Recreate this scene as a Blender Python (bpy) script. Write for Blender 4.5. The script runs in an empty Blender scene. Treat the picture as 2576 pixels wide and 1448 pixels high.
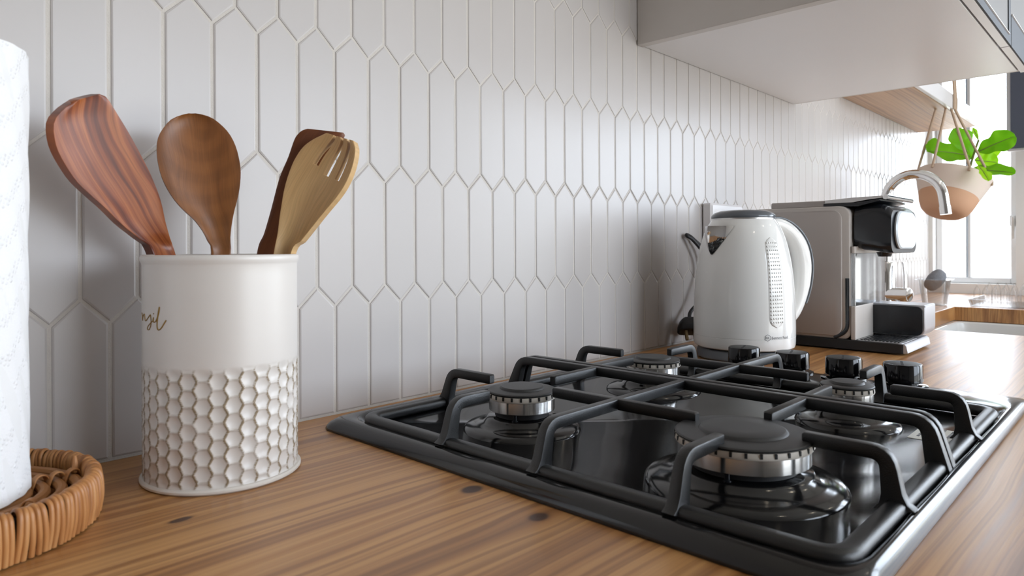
import bpy, bmesh, math, random
from mathutils import Vector, Matrix
random.seed(7)
SC = bpy.context.scene
COL = SC.collection
PI = math.pi

# ------------------------------------------------------------------ camera
cam_d = bpy.data.cameras.new('camera')
cam_d.sensor_width = 36.0
cam_d.lens = 23.8897
cam_d.shift_y = -0.039705
cam_d.clip_start = 0.02
cam_d.clip_end = 60
cam_d.dof.use_dof = True
cam_d.dof.focus_distance = 0.80
cam_d.dof.aperture_fstop = 13.0
cam = bpy.data.objects.new('camera', cam_d)
COL.objects.link(cam)
cR = Vector((0.690065, -0.723736, -0.004019))
cU = Vector((0.002774, -0.002909, 0.999992))
cF = Vector((0.723742, 0.690071, 0.0))
cam.matrix_world = Matrix(((cR.x, cU.x, -cF.x, -0.502153), (cR.y, cU.y, -cF.y, -0.637009),
                           (cR.z, cU.z, -cF.z, 1.076837), (0, 0, 0, 1)))
SC.camera = cam

# ------------------------------------------------------------------ world, light, exposure
world = bpy.data.worlds.new('overcast_sky')
SC.world = world
world.use_nodes = True
wn = world.node_tree.nodes
wl = world.node_tree.links
bg = wn['Background']
tc = wn.new('ShaderNodeTexCoord')
sep = wn.new('ShaderNodeSeparateXYZ')
rmp = wn.new('ShaderNodeValToRGB')
wl.new(tc.outputs['Generated'], sep.inputs[0])
wl.new(sep.outputs['Z'], rmp.inputs[0])
wl.new(rmp.outputs[0], bg.inputs['Color'])
e = rmp.color_ramp.elements
e[0].position = 0.0
e[0].color = (0.38, 0.39, 0.38, 1)
e[1].position = 0.06
e[1].color = (0.83, 0.93, 1.06, 1)
SKY = 9.0
bg.inputs['Strength'].default_value = SKY

def portal(name, loc, rot, sx, sy):
    d = bpy.data.lights.new(name, 'AREA')
    d.shape = 'RECTANGLE'
    d.size = sx
    d.size_y = sy
    d.cycles.is_portal = True
    o = bpy.data.objects.new(name, d)
    COL.objects.link(o)
    o.location = loc
    o.rotation_euler = rot
    return o

portal('daylight_sink_window', (2.60, -0.137, 1.50), (0, PI / 2, 0), 1.12, 0.27)
portal('daylight_side_door', (2.60, -1.92, 1.1), (0, PI / 2, 0), 2.12, 1.96)
portal('daylight_patio_door', (1.10, -3.13, 1.1), (PI / 2, 0, 0), 2.2, 2.2)

SC.view_settings.view_transform = 'Standard'
SC.view_settings.look = 'None'
SC.view_settings.exposure = 0.22
SC.view_settings.gamma = 1.0
SC.view_settings.use_curve_mapping = False
SC.cycles.max_bounces = 6
SC.cycles.diffuse_bounces = 3
SC.cycles.glossy_bounces = 4
SC.cycles.transmission_bounces = 6
SC.cycles.transparent_max_bounces = 12
SC.cycles.use_adaptive_sampling = True
SC.cycles.adaptive_threshold = 0.05
SC.cycles.sample_clamp_indirect = 6.0
SC.cycles.caustics_reflective = False
SC.cycles.caustics_refractive = False

# ------------------------------------------------------------------ mesh helpers
class MB:
    def __init__(s):
        s.v = []
        s.f = []
        s.uv = {}
    def add(s, verts, faces):
        o = len(s.v)
        s.v += [Vector(p) for p in verts]
        s.f += [tuple(i + o for i in q) for q in faces]
        return o
    def box(s, x0, x1, y0, y1, z0, z1):
        if x0 > x1: x0, x1 = x1, x0
        if y0 > y1: y0, y1 = y1, y0
        if z0 > z1: z0, z1 = z1, z0
        s.add([(x0, y0, z0), (x1, y0, z0), (x1, y1, z0), (x0, y1, z0), (x0, y0, z1), (x1, y0, z1), (x1, y1, z1), (x0, y1, z1)],
              [(0, 3, 2, 1), (4, 5, 6, 7), (0, 1, 5, 4), (1, 2, 6, 5), (2, 3, 7, 6), (3, 0, 4, 7)])
        return s
    def obox(s, c, ax, ay, az):
        c = Vector(c); ax = Vector(ax); ay = Vector(ay); az = Vector(az)
        p = []
        for k in (-1, 1):
            for (i, j) in ((-1, -1), (1, -1), (1, 1), (-1, 1)):
                p.append(c + ax * i + ay * j + az * k)
        s.add(p, [(0, 3, 2, 1), (4, 5, 6, 7), (0, 1, 5, 4), (1, 2, 6, 5), (2, 3, 7, 6), (3, 0, 4, 7)])
        return s
    def lathe(s, prof, c=(0, 0, 0), seg=48, mat=None, close=False, a0=0.0):
        """prof: list of (r, z); r==0 ends become poles"""
        rings = []
        c = Vector(c)
        for (r, z) in prof:
            if r <= 1e-7:
                rings.append([len(s.v)])
                p = Vector((0, 0, z))
                s.v.append((mat @ p if mat else p) + c)
            else:
                st = len(s.v)
                for k in range(seg):
                    a = a0 + 2 * PI * k / seg
                    p = Vector((r * math.cos(a), r * math.sin(a), z))
                    s.v.append((mat @ p if mat else p) + c)
                rings.append(list(range(st, st + seg)))
        prs = list(zip(rings[:-1], rings[1:]))
        if close: prs.append((rings[-1], rings[0]))
        for A, B in prs:
            if len(A) == 1 and len(B) == 1: continue
            for k in range(seg):
                k2 = (k + 1) % seg
                if len(A) == 1: s.f.append((A[0], B[k2], B[k]))
                elif len(B) == 1: s.f.append((A[k], A[k2], B[0]))
                else: s.f.append((A[k], A[k2], B[k2], B[k]))
        return s
    def loops(s, loops, cap0=True, cap1=True, closed=True):
        """skin a list of equal-length vertex loops"""
        n = len(loops[0])
        st = len(s.v)
        for L in loops: s.v += [Vector(p) for p in L]
        for i in range(len(loops) - 1):
            a = st + i * n; b = a + n
            for k in range(n if closed else n - 1):
                k2 = (k + 1) % n
                s.f.append((a + k, a + k2, b + k2, b + k))
        if cap0: s.f.append(tuple(st + k for k in reversed(range(n))))
        if cap1: s.f.append(tuple(st + (len(loops) - 1) * n + k for k in range(n)))
        return s
    def sweep(s, pts, wh, side=None, up=(0, 0, 1), seg=3, rr=0.45, caps=True):
        """rounded-rectangle bar along pts; wh: (w,h) or list; side: fixed side vector, else side = t x up"""
        pts = [Vector(p) for p in pts]
        n = len(pts)
        if not isinstance(wh, list): wh = [wh] * n
        loops = []
        for i in range(n):
            t = (pts[min(i + 1, n - 1)] - pts[max(i - 1, 0)]).normalized()
            if side is not None:
                sd = Vector(side).normalized()
            else:
                sd = t.cross(Vector(up)).normalized()
            u = sd.cross(t).normalized()
            k = 1.0
            if 0 < i < n - 1:
                a = (pts[i] - pts[i - 1]).normalized(); b = (pts[i + 1] - pts[i]).normalized()
                k = 1.0 / max(0.6, math.cos(a.angle(b) / 2)) if a.length > 0 and b.length > 0 else 1.0
            w, h = wh[i]
            r = rr * min(w, h)
            L = []
            for (sx, sy, a0) in ((1, 1, 0), (-1, 1, PI / 2), (-1, -1, PI), (1, -1, 1.5 * PI)):
                for q in range(seg + 1):
                    a = a0 + (PI / 2) * q / seg
                    x = sx * (w / 2 - r) + r * math.cos(a)
                    y = sy * (h / 2 - r) + r * math.sin(a)
                    if side is not None: L.append(pts[i] + sd * x + u * y * k)
                    else: L.append(pts[i] + sd * x * k + u * y)
            loops.append(L)
        s.loops(loops, caps, caps)
        return s
    def tube(s, pts, r, seg=12, caps=True):
        pts = [Vector(p) for p in pts]
        n = len(pts)
        rs = r if isinstance(r, list) else [r] * n
        loops = []
        pu = None
        for i in range(n):
            t = (pts[min(i + 1, n - 1)] - pts[max(i - 1, 0)]).normalized()
            if pu is None:
                ref = Vector((0, 0, 1)) if abs(t.z) < 0.9 else Vector((1, 0, 0))
                pu = (ref - t * ref.dot(t)).normalized()
            else:
                pu = (pu - t * pu.dot(t)).normalized()
            w = t.cross(pu)
            loops.append([pts[i] + (pu * math.cos(2 * PI * k / seg) + w * math.sin(2 * PI * k / seg)) * rs[i] for k in range(seg)])
        s.loops(loops, caps, caps)
        return s
    def mesh(s, name, origin=(0, 0, 0), smooth=True, angle=35):
        me = bpy.data.meshes.new(name)
        o = Vector(origin)
        me.from_pydata([p - o for p in s.v], [], s.f)
        bm = bmesh.new()
        bm.from_mesh(me)
        bmesh.ops.recalc_face_normals(bm, faces=bm.faces)
        bm.to_mesh(me)
        bm.free()
        if smooth:
            me.shade_smooth()
            me.set_sharp_from_angle(angle=math.radians(angle))
        me.update()
        return me

def link(name, me, mat=None, parent=None, loc=(0, 0, 0)):
    o = bpy.data.objects.new(name, me)
    COL.objects.link(o)
    if mat: 
        if not me.materials: me.materials.append(mat)
    o.location = loc
    if parent: o.parent = parent
    return o

def build(mb, name, mat, parent=None, origin=None, smooth=True, bevel=0, seg=2, angle=35, label=None):
    """parts: vertices kept relative to the thing's base (parent.location)"""
    if parent is not None:
        t = parent
        while t.parent: t = t.parent
        org = t.location.copy()
        o = link(name, mb.mesh(name, org, smooth, angle), mat, parent)
    else:
        org = Vector(origin) if origin else Vector((0, 0, 0))
        o = link(name, mb.mesh(name, org, smooth, angle), mat, None, org)
    if bevel:
        m = o.modifiers.new('bevel', 'BEVEL')
        m.width = bevel
        m.segments = seg
        m.limit_method = 'ANGLE'
        m.angle_limit = math.radians(40)
        m.harden_normals = False
    if label: o['label'] = label
    return o

def thing(name, loc, label, cat, group=None):
    o = bpy.data.objects.new(name, None)
    o.empty_display_size = 0.02
    COL.objects.link(o)
    o.location = loc
    tag(o, label, cat, group)
    return o

def tag(o, label, cat, group=None):
    o['label'] = label
    o['category'] = cat
    if group: o['group'] = group
    return o

def struct(o):
    o['kind'] = 'structure'
    return o

def fillet(pts, r, n=5):
    pts = [Vector(p) for p in pts]
    out = [pts[0]]
    for i in range(1, len(pts) - 1):
        p, a, b = pts[i], pts[i - 1], pts[i + 1]
        d1 = (a - p); d2 = (b - p)
        q = min(r, d1.length * 0.48, d2.length * 0.48)
        A = p + d1.normalized() * q
        B = p + d2.normalized() * q
        for k in range(n + 1):
            t = k / n
            out.append(A * (1 - t) ** 2 + p * 2 * t * (1 - t) + B * t * t)
    out.append(pts[-1])
    return out

def spline(pts, n=8):
    """Catmull-Rom through points"""
    pts = [Vector(p) for p in pts]
    P = [pts[0] * 2 - pts[1]] + pts + [pts[-1] * 2 - pts[-2]]
    out = []
    for i in range(1, len(P) - 2):
        for k in range(n):
            t = k / n
            a, b, c, d = P[i - 1], P[i], P[i + 1], P[i + 2]
            out.append(0.5 * ((2 * b) + (c - a) * t + (2 * a - 5 * b + 4 * c - d) * t * t + (3 * b - a - 3 * c + d) * t ** 3))
    out.append(pts[-1])
    return out

def rrect(x0, x1, y0, y1, r, n=5):
    """rounded rectangle outline, list of 2D points, counter-clockwise; r may be 4 radii (++ -+ -- +-)"""
    rs = r if isinstance(r, (list, tuple)) else [r] * 4
    out = []
    for (cx, cy, sx, sy, a0, q) in ((x1, y1, -1, -1, 0, rs[0]), (x0, y1, 1, -1, PI / 2, rs[1]), (x0, y0, 1, 1, PI, rs[2]), (x1, y0, -1, 1, 1.5 * PI, rs[3])):
        for k in range(n + 1):
            a = a0 + PI / 2 * k / n
            out.append((cx + sx * q + q * math.cos(a), cy + sy * q + q * math.sin(a)))
    return out

def prism(mb, outline, axis, lo, hi, inset=0.0):
    """extrude a 2D outline along an axis ('x': outline is (y,z); 'y': (x,z); 'z': (x,y)); inset = chamfer"""
    def P(a, b, c):
        return {'x': (c, a, b), 'y': (a, c, b), 'z': (a, b, c)}[axis]
    if inset <= 0:
        mb.loops([[P(a, b, lo) for a, b in outline], [P(a, b, hi) for a, b in outline]])
    else:
        cx = sum(a for a, b in outline) / len(outline); cy = sum(b for a, b in outline) / len(outline)
        mx = max(abs(a - cx) for a, b in outline); my = max(abs(b - cy) for a, b in outline)
        sm = [(cx + (a - cx) * (mx - inset) / mx, cy + (b - cy) * (my - inset) / my) for a, b in outline]
        mb.loops([[P(a, b, lo) for a, b in sm], [P(a, b, lo + inset) for a, b in outline], [P(a, b, hi - inset) for a, b in outline], [P(a, b, hi) for a, b in sm]])
    return mb

# ------------------------------------------------------------------ materials
def srgb(r, g, b):
    f = lambda c: (c / 255) / 12.92 if c / 255 <= 0.04045 else ((c / 255 + 0.055) / 1.055) ** 2.4
    return (f(r), f(g), f(b), 1)

class NT:
    def __init__(s, name):
        s.m = bpy.data.materials.new(name)
        s.m.use_nodes = True
        s.t = s.m.node_tree
        s.n = s.t.nodes
        s.b = s.n['Principled BSDF']
        s.out = s.n['Material Output']
    def new(s, typ, **kw):
        o = s.n.new(typ)
        for k, v in kw.items(): setattr(o, k, v)
        return o
    def put(s, sock, v):
        if hasattr(v, 'is_output') or isinstance(v, bpy.types.NodeSocket): s.t.links.new(v, sock)
        elif v is not None: sock.default_value = v
    def math(s, op, a, b=None, c=None):
        o = s.new('ShaderNodeMath', operation=op)
        s.put(o.inputs[0], a)
        if b is not None: s.put(o.inputs[1], b)
        if c is not None: s.put(o.inputs[2], c)
        return o.outputs[0]
    def noise(s, vec, scale, detail=2.0, rough=0.5, dist=0.0):
        o = s.new('ShaderNodeTexNoise')
        s.put(o.inputs['Vector'], vec)
        o.inputs['Scale'].default_value = scale
        o.inputs['Detail'].default_value = detail
        o.inputs['Roughness'].default_value = rough
        o.inputs['Distortion'].default_value = dist
        return o.outputs['Fac']
    def mapping(s, vec, scale=(1, 1, 1), loc=(0, 0, 0), rot=(0, 0, 0)):
        o = s.new('ShaderNodeMapping')
        s.put(o.inputs['Vector'], vec)
        o.inputs['Scale'].default_value = scale
        o.inputs['Location'].default_value = loc
        o.inputs['Rotation'].default_value = rot
        return o.outputs[0]
    def coord(s, which='Object'):
        if which == 'Position':
            return s.new('ShaderNodeNewGeometry').outputs['Position']
        return s.new('ShaderNodeTexCoord').outputs[which]
    def ramp(s, fac, stops, interp='LINEAR'):
        o = s.new('ShaderNodeValToRGB')
        s.put(o.inputs[0], fac)
        cr = o.color_ramp
        cr.interpolation = interp
        while len(cr.elements) < len(stops): cr.elements.new(0.5)
        for el, (p, c) in zip(cr.elements, stops):
            el.position = p
            el.color = c if len(c) == 4 else (c[0], c[1], c[2], 1)
        return o.outputs[0]
    def mix(s, fac, a, b, typ='MIX'):
        o = s.new('ShaderNodeMix', data_type='RGBA', blend_type=typ)
        s.put(o.inputs[0], fac)
        s.put(o.inputs[6], a)
        s.put(o.inputs[7], b)
        return o.outputs[2]
    def bump(s, h, strength=0.2, dist=0.001):
        o = s.new('ShaderNodeBump')
        s.put(o.inputs['Height'], h)
        o.inputs['Strength'].default_value = strength
        o.inputs['Distance'].default_value = dist
        s.t.links.new(o.outputs[0], s.b.inputs['Normal'])
        return o
    def set(s, **kw):
        names = dict(color='Base Color', rough='Roughness', metal='Metallic', spec='Specular IOR Level', coat='Coat Weight', coat_rough='Coat Roughness',
                     trans='Transmission Weight', ior='IOR', alpha='Alpha', sheen='Sheen Weight', sss='Subsurface Weight')
        for k, v in kw.items(): s.put(s.b.inputs[names[k]], v)
        return s

def simple(name, color, rough=0.5, metal=0.0, var=0.06, vs=6.0, bump=0.0, bs=200.0, bd=0.0005, **kw):
    t = NT(name)
    P = t.coord('Object')
    n = t.noise(P, vs, 3)
    c2 = tuple(max(0, min(1, c * (1 - var))) for c in color[:3]) + (1,)
    t.set(color=t.mix(n, color, c2), rough=rough, metal=metal, **kw)
    if bump: t.bump(t.noise(P, bs, 2), bump, bd)
    return t.m

# ---- worktop: pine with growth-ring streaks along X flowing around knots
def pine(name, knots, seedy=0.0, light=(208, 156, 98), mid=(182, 128, 74), dark=(140, 93, 52), rough=0.35, axis='x'):
    t = NT(name)
    P = t.coord('Position')
    sp = t.new('ShaderNodeSeparateXYZ')
    t.put(sp.inputs[0], P)
    X, Y = (sp.outputs['X'], sp.outputs['Y']) if axis == 'x' else (sp.outputs['Y'], sp.outputs['X'])
    Z = sp.outputs['Z']
    Yw = t.math('ADD', Y, seedy)
    kd = None
    for (kx, ky, sx, sy, amp) in knots:
        dx = t.math('DIVIDE', t.math('SUBTRACT', X, kx), sx)
        dy = t.math('DIVIDE', t.math('SUBTRACT', Y, ky), sy)
        r2 = t.math('ADD', t.math('MULTIPLY', dx, dx), t.math('MULTIPLY', dy, dy))
        dxw = t.math('MULTIPLY', dx, 0.30); dyw = t.math('MULTIPLY', dy, 0.42)
        rw = t.math('ADD', t.math('MULTIPLY', dxw, dxw), t.math('MULTIPLY', dyw, dyw))
        g = t.math('POWER', 2.718, t.math('MULTIPLY', rw, -1.0))
        Yw = t.math('SUBTRACT', Yw, t.math('MULTIPLY', t.math('MULTIPLY', g, t.math('SUBTRACT', Y, ky)), amp))
        core = t.math('POWER', 2.718, t.math('MULTIPLY', t.math('MULTIPLY', r2, r2), -1.0))
        kd = core if kd is None else t.math('MAXIMUM', kd, core)
    cb = t.new('ShaderNodeCombineXYZ')
    t.put(cb.inputs[0], X); t.put(cb.inputs[1], Yw); t.put(cb.inputs[2], Z)
    V = cb.outputs[0]
    wob = t.noise(t.mapping(V, (2.2, 9, 2)), 1.0, 2)
    Y2 = t.math('ADD', Yw, t.math('MULTIPLY', t.math('SUBTRACT', wob, 0.5), 0.035))
    cb2 = t.new('ShaderNodeCombineXYZ')
    t.put(cb2.inputs[0], X); t.put(cb2.inputs[1], Y2); t.put(cb2.inputs[2], Z)
    V2 = cb2.outputs[0]
    s1 = t.noise(t.mapping(V2, (0.7, 62, 8)), 1.0, 3, 0.55)
    s2 = t.noise(t.mapping(V2, (1.0, 210, 8), (3, 1, 0)), 1.0, 2, 0.5)
    fine = t.noise(t.mapping(V, (14, 900, 40)), 1.0, 2)
    broad = t.noise(t.mapping(V, (0.9, 7, 3), (5, 2, 0)), 1.0, 2)
    c = t.ramp(s1, [(0.30, srgb(*dark)), (0.44, srgb(*mid)), (0.56, srgb(*light)), (0.72, srgb(*mid))])
    c = t.mix(t.math('MULTIPLY', t.ramp(s2, [(0.38, (1, 1, 1)), (0.50, (0, 0, 0))]), 0.55), c, srgb(*dark))
    c = t.mix(0.22, c, t.ramp(broad, [(0.3, (0.45, 0.42, 0.42)), (0.7, (1.0, 1.0, 1.0))]), 'MULTIPLY')
    c = t.mix(0.18, c, t.ramp(fine, [(0.3, (0.5, 0.5, 0.5)), (0.7, (1, 1, 1))]), 'MULTIPLY')
    if kd is not None:
        kk = t.ramp(kd, [(0.0, (0, 0, 0)), (0.35, (0.25, 0.25, 0.25)), (0.8, (1, 1, 1))])
        c = t.mix(kk, c, srgb(74, 48, 34))
    t.set(color=c, rough=t.math('ADD', t.math('MULTIPLY', s1, 0.16), rough - 0.08), spec=0.68)
    t.bump(t.math('ADD', s1, t.math('MULTIPLY', fine, 0.4)), 0.12, 0.0006)
    return t.m

# ---- turned / carved hardwood with streaks along the length, uses the UV map (u across, v along, metres)
def hardwood(name, cols, us=60, vs=4, warp=0.012, rough=0.38, off=0.0, rings=None):
    t = NT(name)
    uv = t.new('ShaderNodeUVMap').outputs[0]
    sp = t.new('ShaderNodeSeparateXYZ')
    t.put(sp.inputs[0], uv)
    wob = t.noise(t.mapping(uv, (25, 9, 1), (off, off, 0)), 1.0, 2)
    u2 = t.math('ADD', sp.outputs[0], t.math('MULTIPLY', t.math('SUBTRACT', wob, 0.5), warp))
    cb = t.new('ShaderNodeCombineXYZ')
    t.put(cb.inputs[0], u2); t.put(cb.inputs[1], sp.outputs[1])
    V = cb.outputs[0]
    s = t.noise(t.mapping(V, (us, vs, 1), (off * 3, off, 0)), 1.0, 3, 0.6)
    f = t.noise(t.mapping(V, (1100, 30, 1)), 1.0, 2)
    c = t.ramp(s, [(p, srgb(*q)) for p, q in cols])
    c = t.mix(0.30, c, t.ramp(f, [(0.3, (0.45, 0.45, 0.45)), (0.65, (1, 1, 1))]), 'MULTIPLY')
    if rings:
        (ru, rv, sc) = rings
        d = t.new('ShaderNodeVectorMath', operation='DISTANCE')
        t.put(d.inputs[0], t.mapping(V, (1.0, 0.8, 1)))
        d.inputs[1].default_value = (ru, rv * 0.8, 0)
        w = t.math('ADD', t.math('MULTIPLY', t.math('SINE', t.math('MULTIPLY', t.math('ADD', d.outputs['Value'], t.math('MULTIPLY', wob, 0.01)), sc)), 0.5), 0.5)
        c = t.mix(0.22, c, t.ramp(w, [(0.2, (0.4, 0.36, 0.33)), (0.8, (1, 1, 1))]), 'MULTIPLY')
    t.set(color=c, rough=rough)
    t.bump(f, 0.10, 0.0004)
    return t.m

def clear(name, tint=(1, 1, 1, 1), gloss=0.10, rough=0.05):
    t = NT(name)
    tr = t.new('ShaderNodeBsdfTransparent'); tr.inputs[0].default_value = tint
    gl = t.new('ShaderNodeBsdfGlossy'); gl.inputs['Roughness'].default_value = rough
    lw = t.new('ShaderNodeLayerWeight'); lw.inputs[0].default_value = 0.25
    mx = t.new('ShaderNodeMixShader')
    t.put(mx.inputs[0], t.math('ADD', t.math('MULTIPLY', lw.outputs['Fresnel'], 0.6), gloss))
    t.t.links.new(tr.outputs[0], mx.inputs[1]); t.t.links.new(gl.outputs[0], mx.inputs[2])
    t.t.links.new(mx.outputs[0], t.out.inputs[0])
    return t.m

def leafmat(name, c1, c2):
    t = NT(name)
    n = t.noise(t.coord('Object'), 30, 2)
    c = t.mix(n, srgb(*c1), srgb(*c2))
    t.set(color=c, rough=0.45)
    tl = t.new('ShaderNodeBsdfTranslucent'); t.put(tl.inputs[0], c)
    mx = t.new('ShaderNodeMixShader'); mx.inputs[0].default_value = 0.62
    t.t.links.new(t.b.outputs[0], mx.inputs[1]); t.t.links.new(tl.outputs[0], mx.inputs[2])
    t.t.links.new(mx.outputs[0], t.out.inputs[0])
    return t.m

M = {}
def tilemat():
    t = NT('glazed_tile')
    P = t.coord('Position')
    n = t.noise(P, 5.0, 2)
    oi = t.new('ShaderNodeObjectInfo').outputs['Random']
    c = t.mix(n, srgb(203, 197, 194), srgb(197, 191, 188))
    c = t.mix(t.math('MULTIPLY', oi, 0.35), c, srgb(190, 185, 182))
    t.set(color=c, rough=0.27, spec=0.32)
    t.bump(t.noise(P, 16, 2), 0.10, 0.0012)
    return t.m
M['tile'] = tilemat()
M['grout'] = simple('cement_grout', srgb(214, 207, 199), 0.9, var=0.15, vs=60, bump=0.6, bs=700)
M['plaster'] = simple('painted_plaster', srgb(226, 222, 216), 0.75, var=0.03, bump=0.05)
M['wallgrey'] = simple('taupe_wall_paint', srgb(136, 130, 126), 0.75, var=0.03)
M['plaster_w'] = simple('white_wall_paint', srgb(240, 238, 235), 0.7, var=0.02)
M['ceil'] = simple('ceiling_paint', srgb(236, 234, 230), 0.8, var=0.02)
M['floor'] = simple('grey_floor_boards', srgb(164, 154, 144), 0.45, var=0.2, vs=3)
M['worktop'] = pine('oiled_pine', [(-0.331, -0.174, 0.0085, 0.0038, 0.55), (-0.163, -0.272, 0.010, 0.0075, 0.6), (-0.168, -0.3415, 0.0085, 0.0065, 0.6),
                                   (-0.3085, -0.083, 0.007, 0.004, 0.5), (0.36, -0.60, 0.012, 0.008, 0.6)])
M['white_lacq'] = simple('white_lacquer', srgb(234, 230, 229), 0.31, var=0.02)
M['carcass'] = simple('cabinet_side', srgb(216, 210, 205), 0.5, var=0.03)
M['slate'] = simple('slate_lacquer', srgb(44, 47, 54), 0.6, var=0.05)
M['greypanel'] = simple('grey_panel', srgb(126, 123, 121), 0.65, var=0.03)
M['shelfwood'] = pine('shelf_wood', [], 0.31, (214, 174, 136), (196, 152, 112), (160, 116, 80), 0.45)
M['enamel'] = simple('black_enamel', (0.006, 0.006, 0.007, 1), 0.13, var=0.1, spec=0.55)
M['castiron'] = simple('cast_iron_enamel', (0.006, 0.0063, 0.007, 1), 0.33, var=0.2, vs=20, bump=0.45, bs=1700, bd=0.0004, spec=0.55)
M['capblack'] = simple('matt_black_cap', (0.022, 0.022, 0.023, 1), 0.46, var=0.2, vs=30, bump=0.25, bs=1800, bd=0.0003)
M['chrome'] = simple('polished_chrome', (0.78, 0.78, 0.78, 1), 0.06, 1.0, var=0.02)
def turned(name):
    t = NT(name)
    tg = t.new('ShaderNodeTangent', direction_type='RADIAL', axis='Z')
    n = t.noise(t.mapping(t.coord('Object'), (1, 1, 900)), 1.0, 2)
    t.set(color=t.mix(n, (0.80, 0.79, 0.78, 1), (0.66, 0.65, 0.64, 1)), rough=0.20, metal=1.0)
    t.b.inputs['Anisotropic'].default_value = 0.97
    t.b.inputs['Anisotropic Rotation'].default_value = 0.25
    t.t.links.new(tg.outputs[0], t.b.inputs['Tangent'])
    return t.m
M['turned'] = turned('turned_aluminium')
M['brushed'] = simple('satin_steel', (0.62, 0.61, 0.60, 1), 0.28, 1.0, var=0.05)
M['flame'] = simple('aluminium_flame_ring', srgb(205, 198, 188), 0.55, 0.0, var=0.08, vs=40)
M['slot'] = simple('dark_slot', (0.004, 0.004, 0.004, 1), 0.7)
M['knob'] = simple('gloss_black_plastic', (0.004, 0.004, 0.005, 1), 0.10, spec=0.35)
M['cream'] = simple('cream_enamelled_tin', srgb(226, 219, 210), 0.36, var=0.05, vs=12)
M['kettle'] = simple('white_gloss_plastic', srgb(236, 235, 232), 0.10, var=0.02, coat=0.4)
M['greylid'] = simple('smoky_grey_plastic', srgb(92, 96, 102), 0.16, var=0.04)
M['taupe'] = simple('taupe_plastic', srgb(188, 180, 175), 0.32, var=0.03)
M['taupe_l'] = simple('pale_taupe_plastic', srgb(206, 199, 193), 0.25, var=0.03)
M['blackgloss'] = simple('piano_black_plastic', (0.012, 0.014, 0.018, 1), 0.22, var=0.1)
M['blackmatt'] = simple('black_rubber', (0.014, 0.014, 0.016, 1), 0.5, var=0.2)
M['silver'] = simple('silver_plastic', srgb(196, 196, 200), 0.3, 0.35, var=0.03)
M['palesilver'] = simple('pale_silver_badge', srgb(214, 222, 228), 0.3, 0.1, var=0.03)
M['brass'] = simple('worn_brass', srgb(150, 128, 96), 0.32, 1.0, var=0.15)
M['gold'] = simple('gold_print', srgb(150, 116, 50), 0.35, 0.4, var=0.1)
M['ink'] = simple('dark_ink', srgb(52, 54, 66), 0.5)
M['label'] = simple('white_sticker', srgb(228, 228, 222), 0.5)
M['rope'] = simple('cotton_rope', srgb(206, 180, 156), 0.9, var=0.2, vs=80)
M['potwhite'] = simple('raw_white_ceramic', srgb(232, 214, 200), 0.7, var=0.04)
M['potpeach'] = simple('peach_ceramic', srgb(216, 168, 134), 0.7, var=0.10, vs=20)
M['soil'] = simple('potting_soil', srgb(52, 38, 28), 0.95, var=0.5, vs=60)
M['stem'] = simple('leaf_stalk', srgb(120, 130, 60), 0.6)
M['leaf'] = leafmat('fiddle_leaf', (168, 224, 26), (138, 206, 22))
M['leaf_l'] = leafmat('young_fiddle_leaf', (206, 244, 44), (182, 234, 36))
M['sink'] = simple('white_fireclay', srgb(236, 236, 234), 0.15, var=0.02)
M['frame'] = simple('white_window_frame', srgb(250, 250, 250), 0.4, var=0.02)
M['greyline'] = simple('grey_seal', srgb(150, 160, 170), 0.5)
M['glass'] = clear('window_glass', (1, 1, 1, 1), 0.02, 0.0)
M['clearplastic'] = clear('clear_plastic', (0.96, 0.95, 0.94, 1), 0.14, 0.2)
M['tank'] = clear('clear_water_tank', (0.90, 0.91, 0.93, 1), 0.22, 0.06)
M['scrub'] = simple('grey_scourer', srgb(156, 158, 164), 0.85, var=0.3, vs=140, bump=0.9, bs=500, bd=0.002)
M['screen'] = simple('dark_screen', srgb(78, 83, 98), 0.4, var=0.05)
M['book'] = simple('red_patterned_cover', srgb(196, 98, 84), 0.6, var=0.5, vs=70)
M['book2'] = simple('pale_cover', srgb(226, 206, 186), 0.6, var=0.2, vs=40)
M['lamp'] = None
def emit(name, col, st):
    t = NT(name)
    t.b.inputs['Emission Color'].default_value = col
    t.b.inputs['Emission Strength'].default_value = st
    t.b.inputs['Base Color'].default_value = (0.8, 0.8, 0.8, 1)
    return t.m
M['lamp'] = emit('warm_led', (1.0, 0.86, 0.66, 1), 60.0)
M['acacia'] = hardwood('acacia_wood', [(0.30, (58, 22, 12)), (0.42, (110, 50, 26)), (0.50, (144, 74, 38)), (0.58, (176, 102, 56)), (0.72, (100, 46, 24))], 95, 3, 0.012, 0.34, 1.3)
M['acacia2'] = hardwood('brown_acacia_wood', [(0.25, (92, 52, 24)), (0.42, (128, 78, 38)), (0.55, (146, 92, 48)), (0.70, (116, 70, 34))], 34, 5, 0.03, 0.36, 2.9, rings=(0.004, 0.27, 420))
M['acacia3'] = hardwood('dark_acacia_wood', [(0.25, (88, 44, 22)), (0.5, (120, 68, 36)), (0.7, (136, 82, 46))], 40, 5, 0.02, 0.4, 5.1)
M['palewood'] = hardwood('pale_beech_wood', [(0.25, (186, 144, 94)), (0.45, (206, 166, 114)), (0.6, (216, 178, 126)), (0.75, (196, 152, 100))], 40, 4, 0.02, 0.45, 7.7)
M['rattan'] = simple('rattan_cane', srgb(186, 128, 76), 0.45, var=0.35, vs=25, bump=0.3, bs=300)
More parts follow.
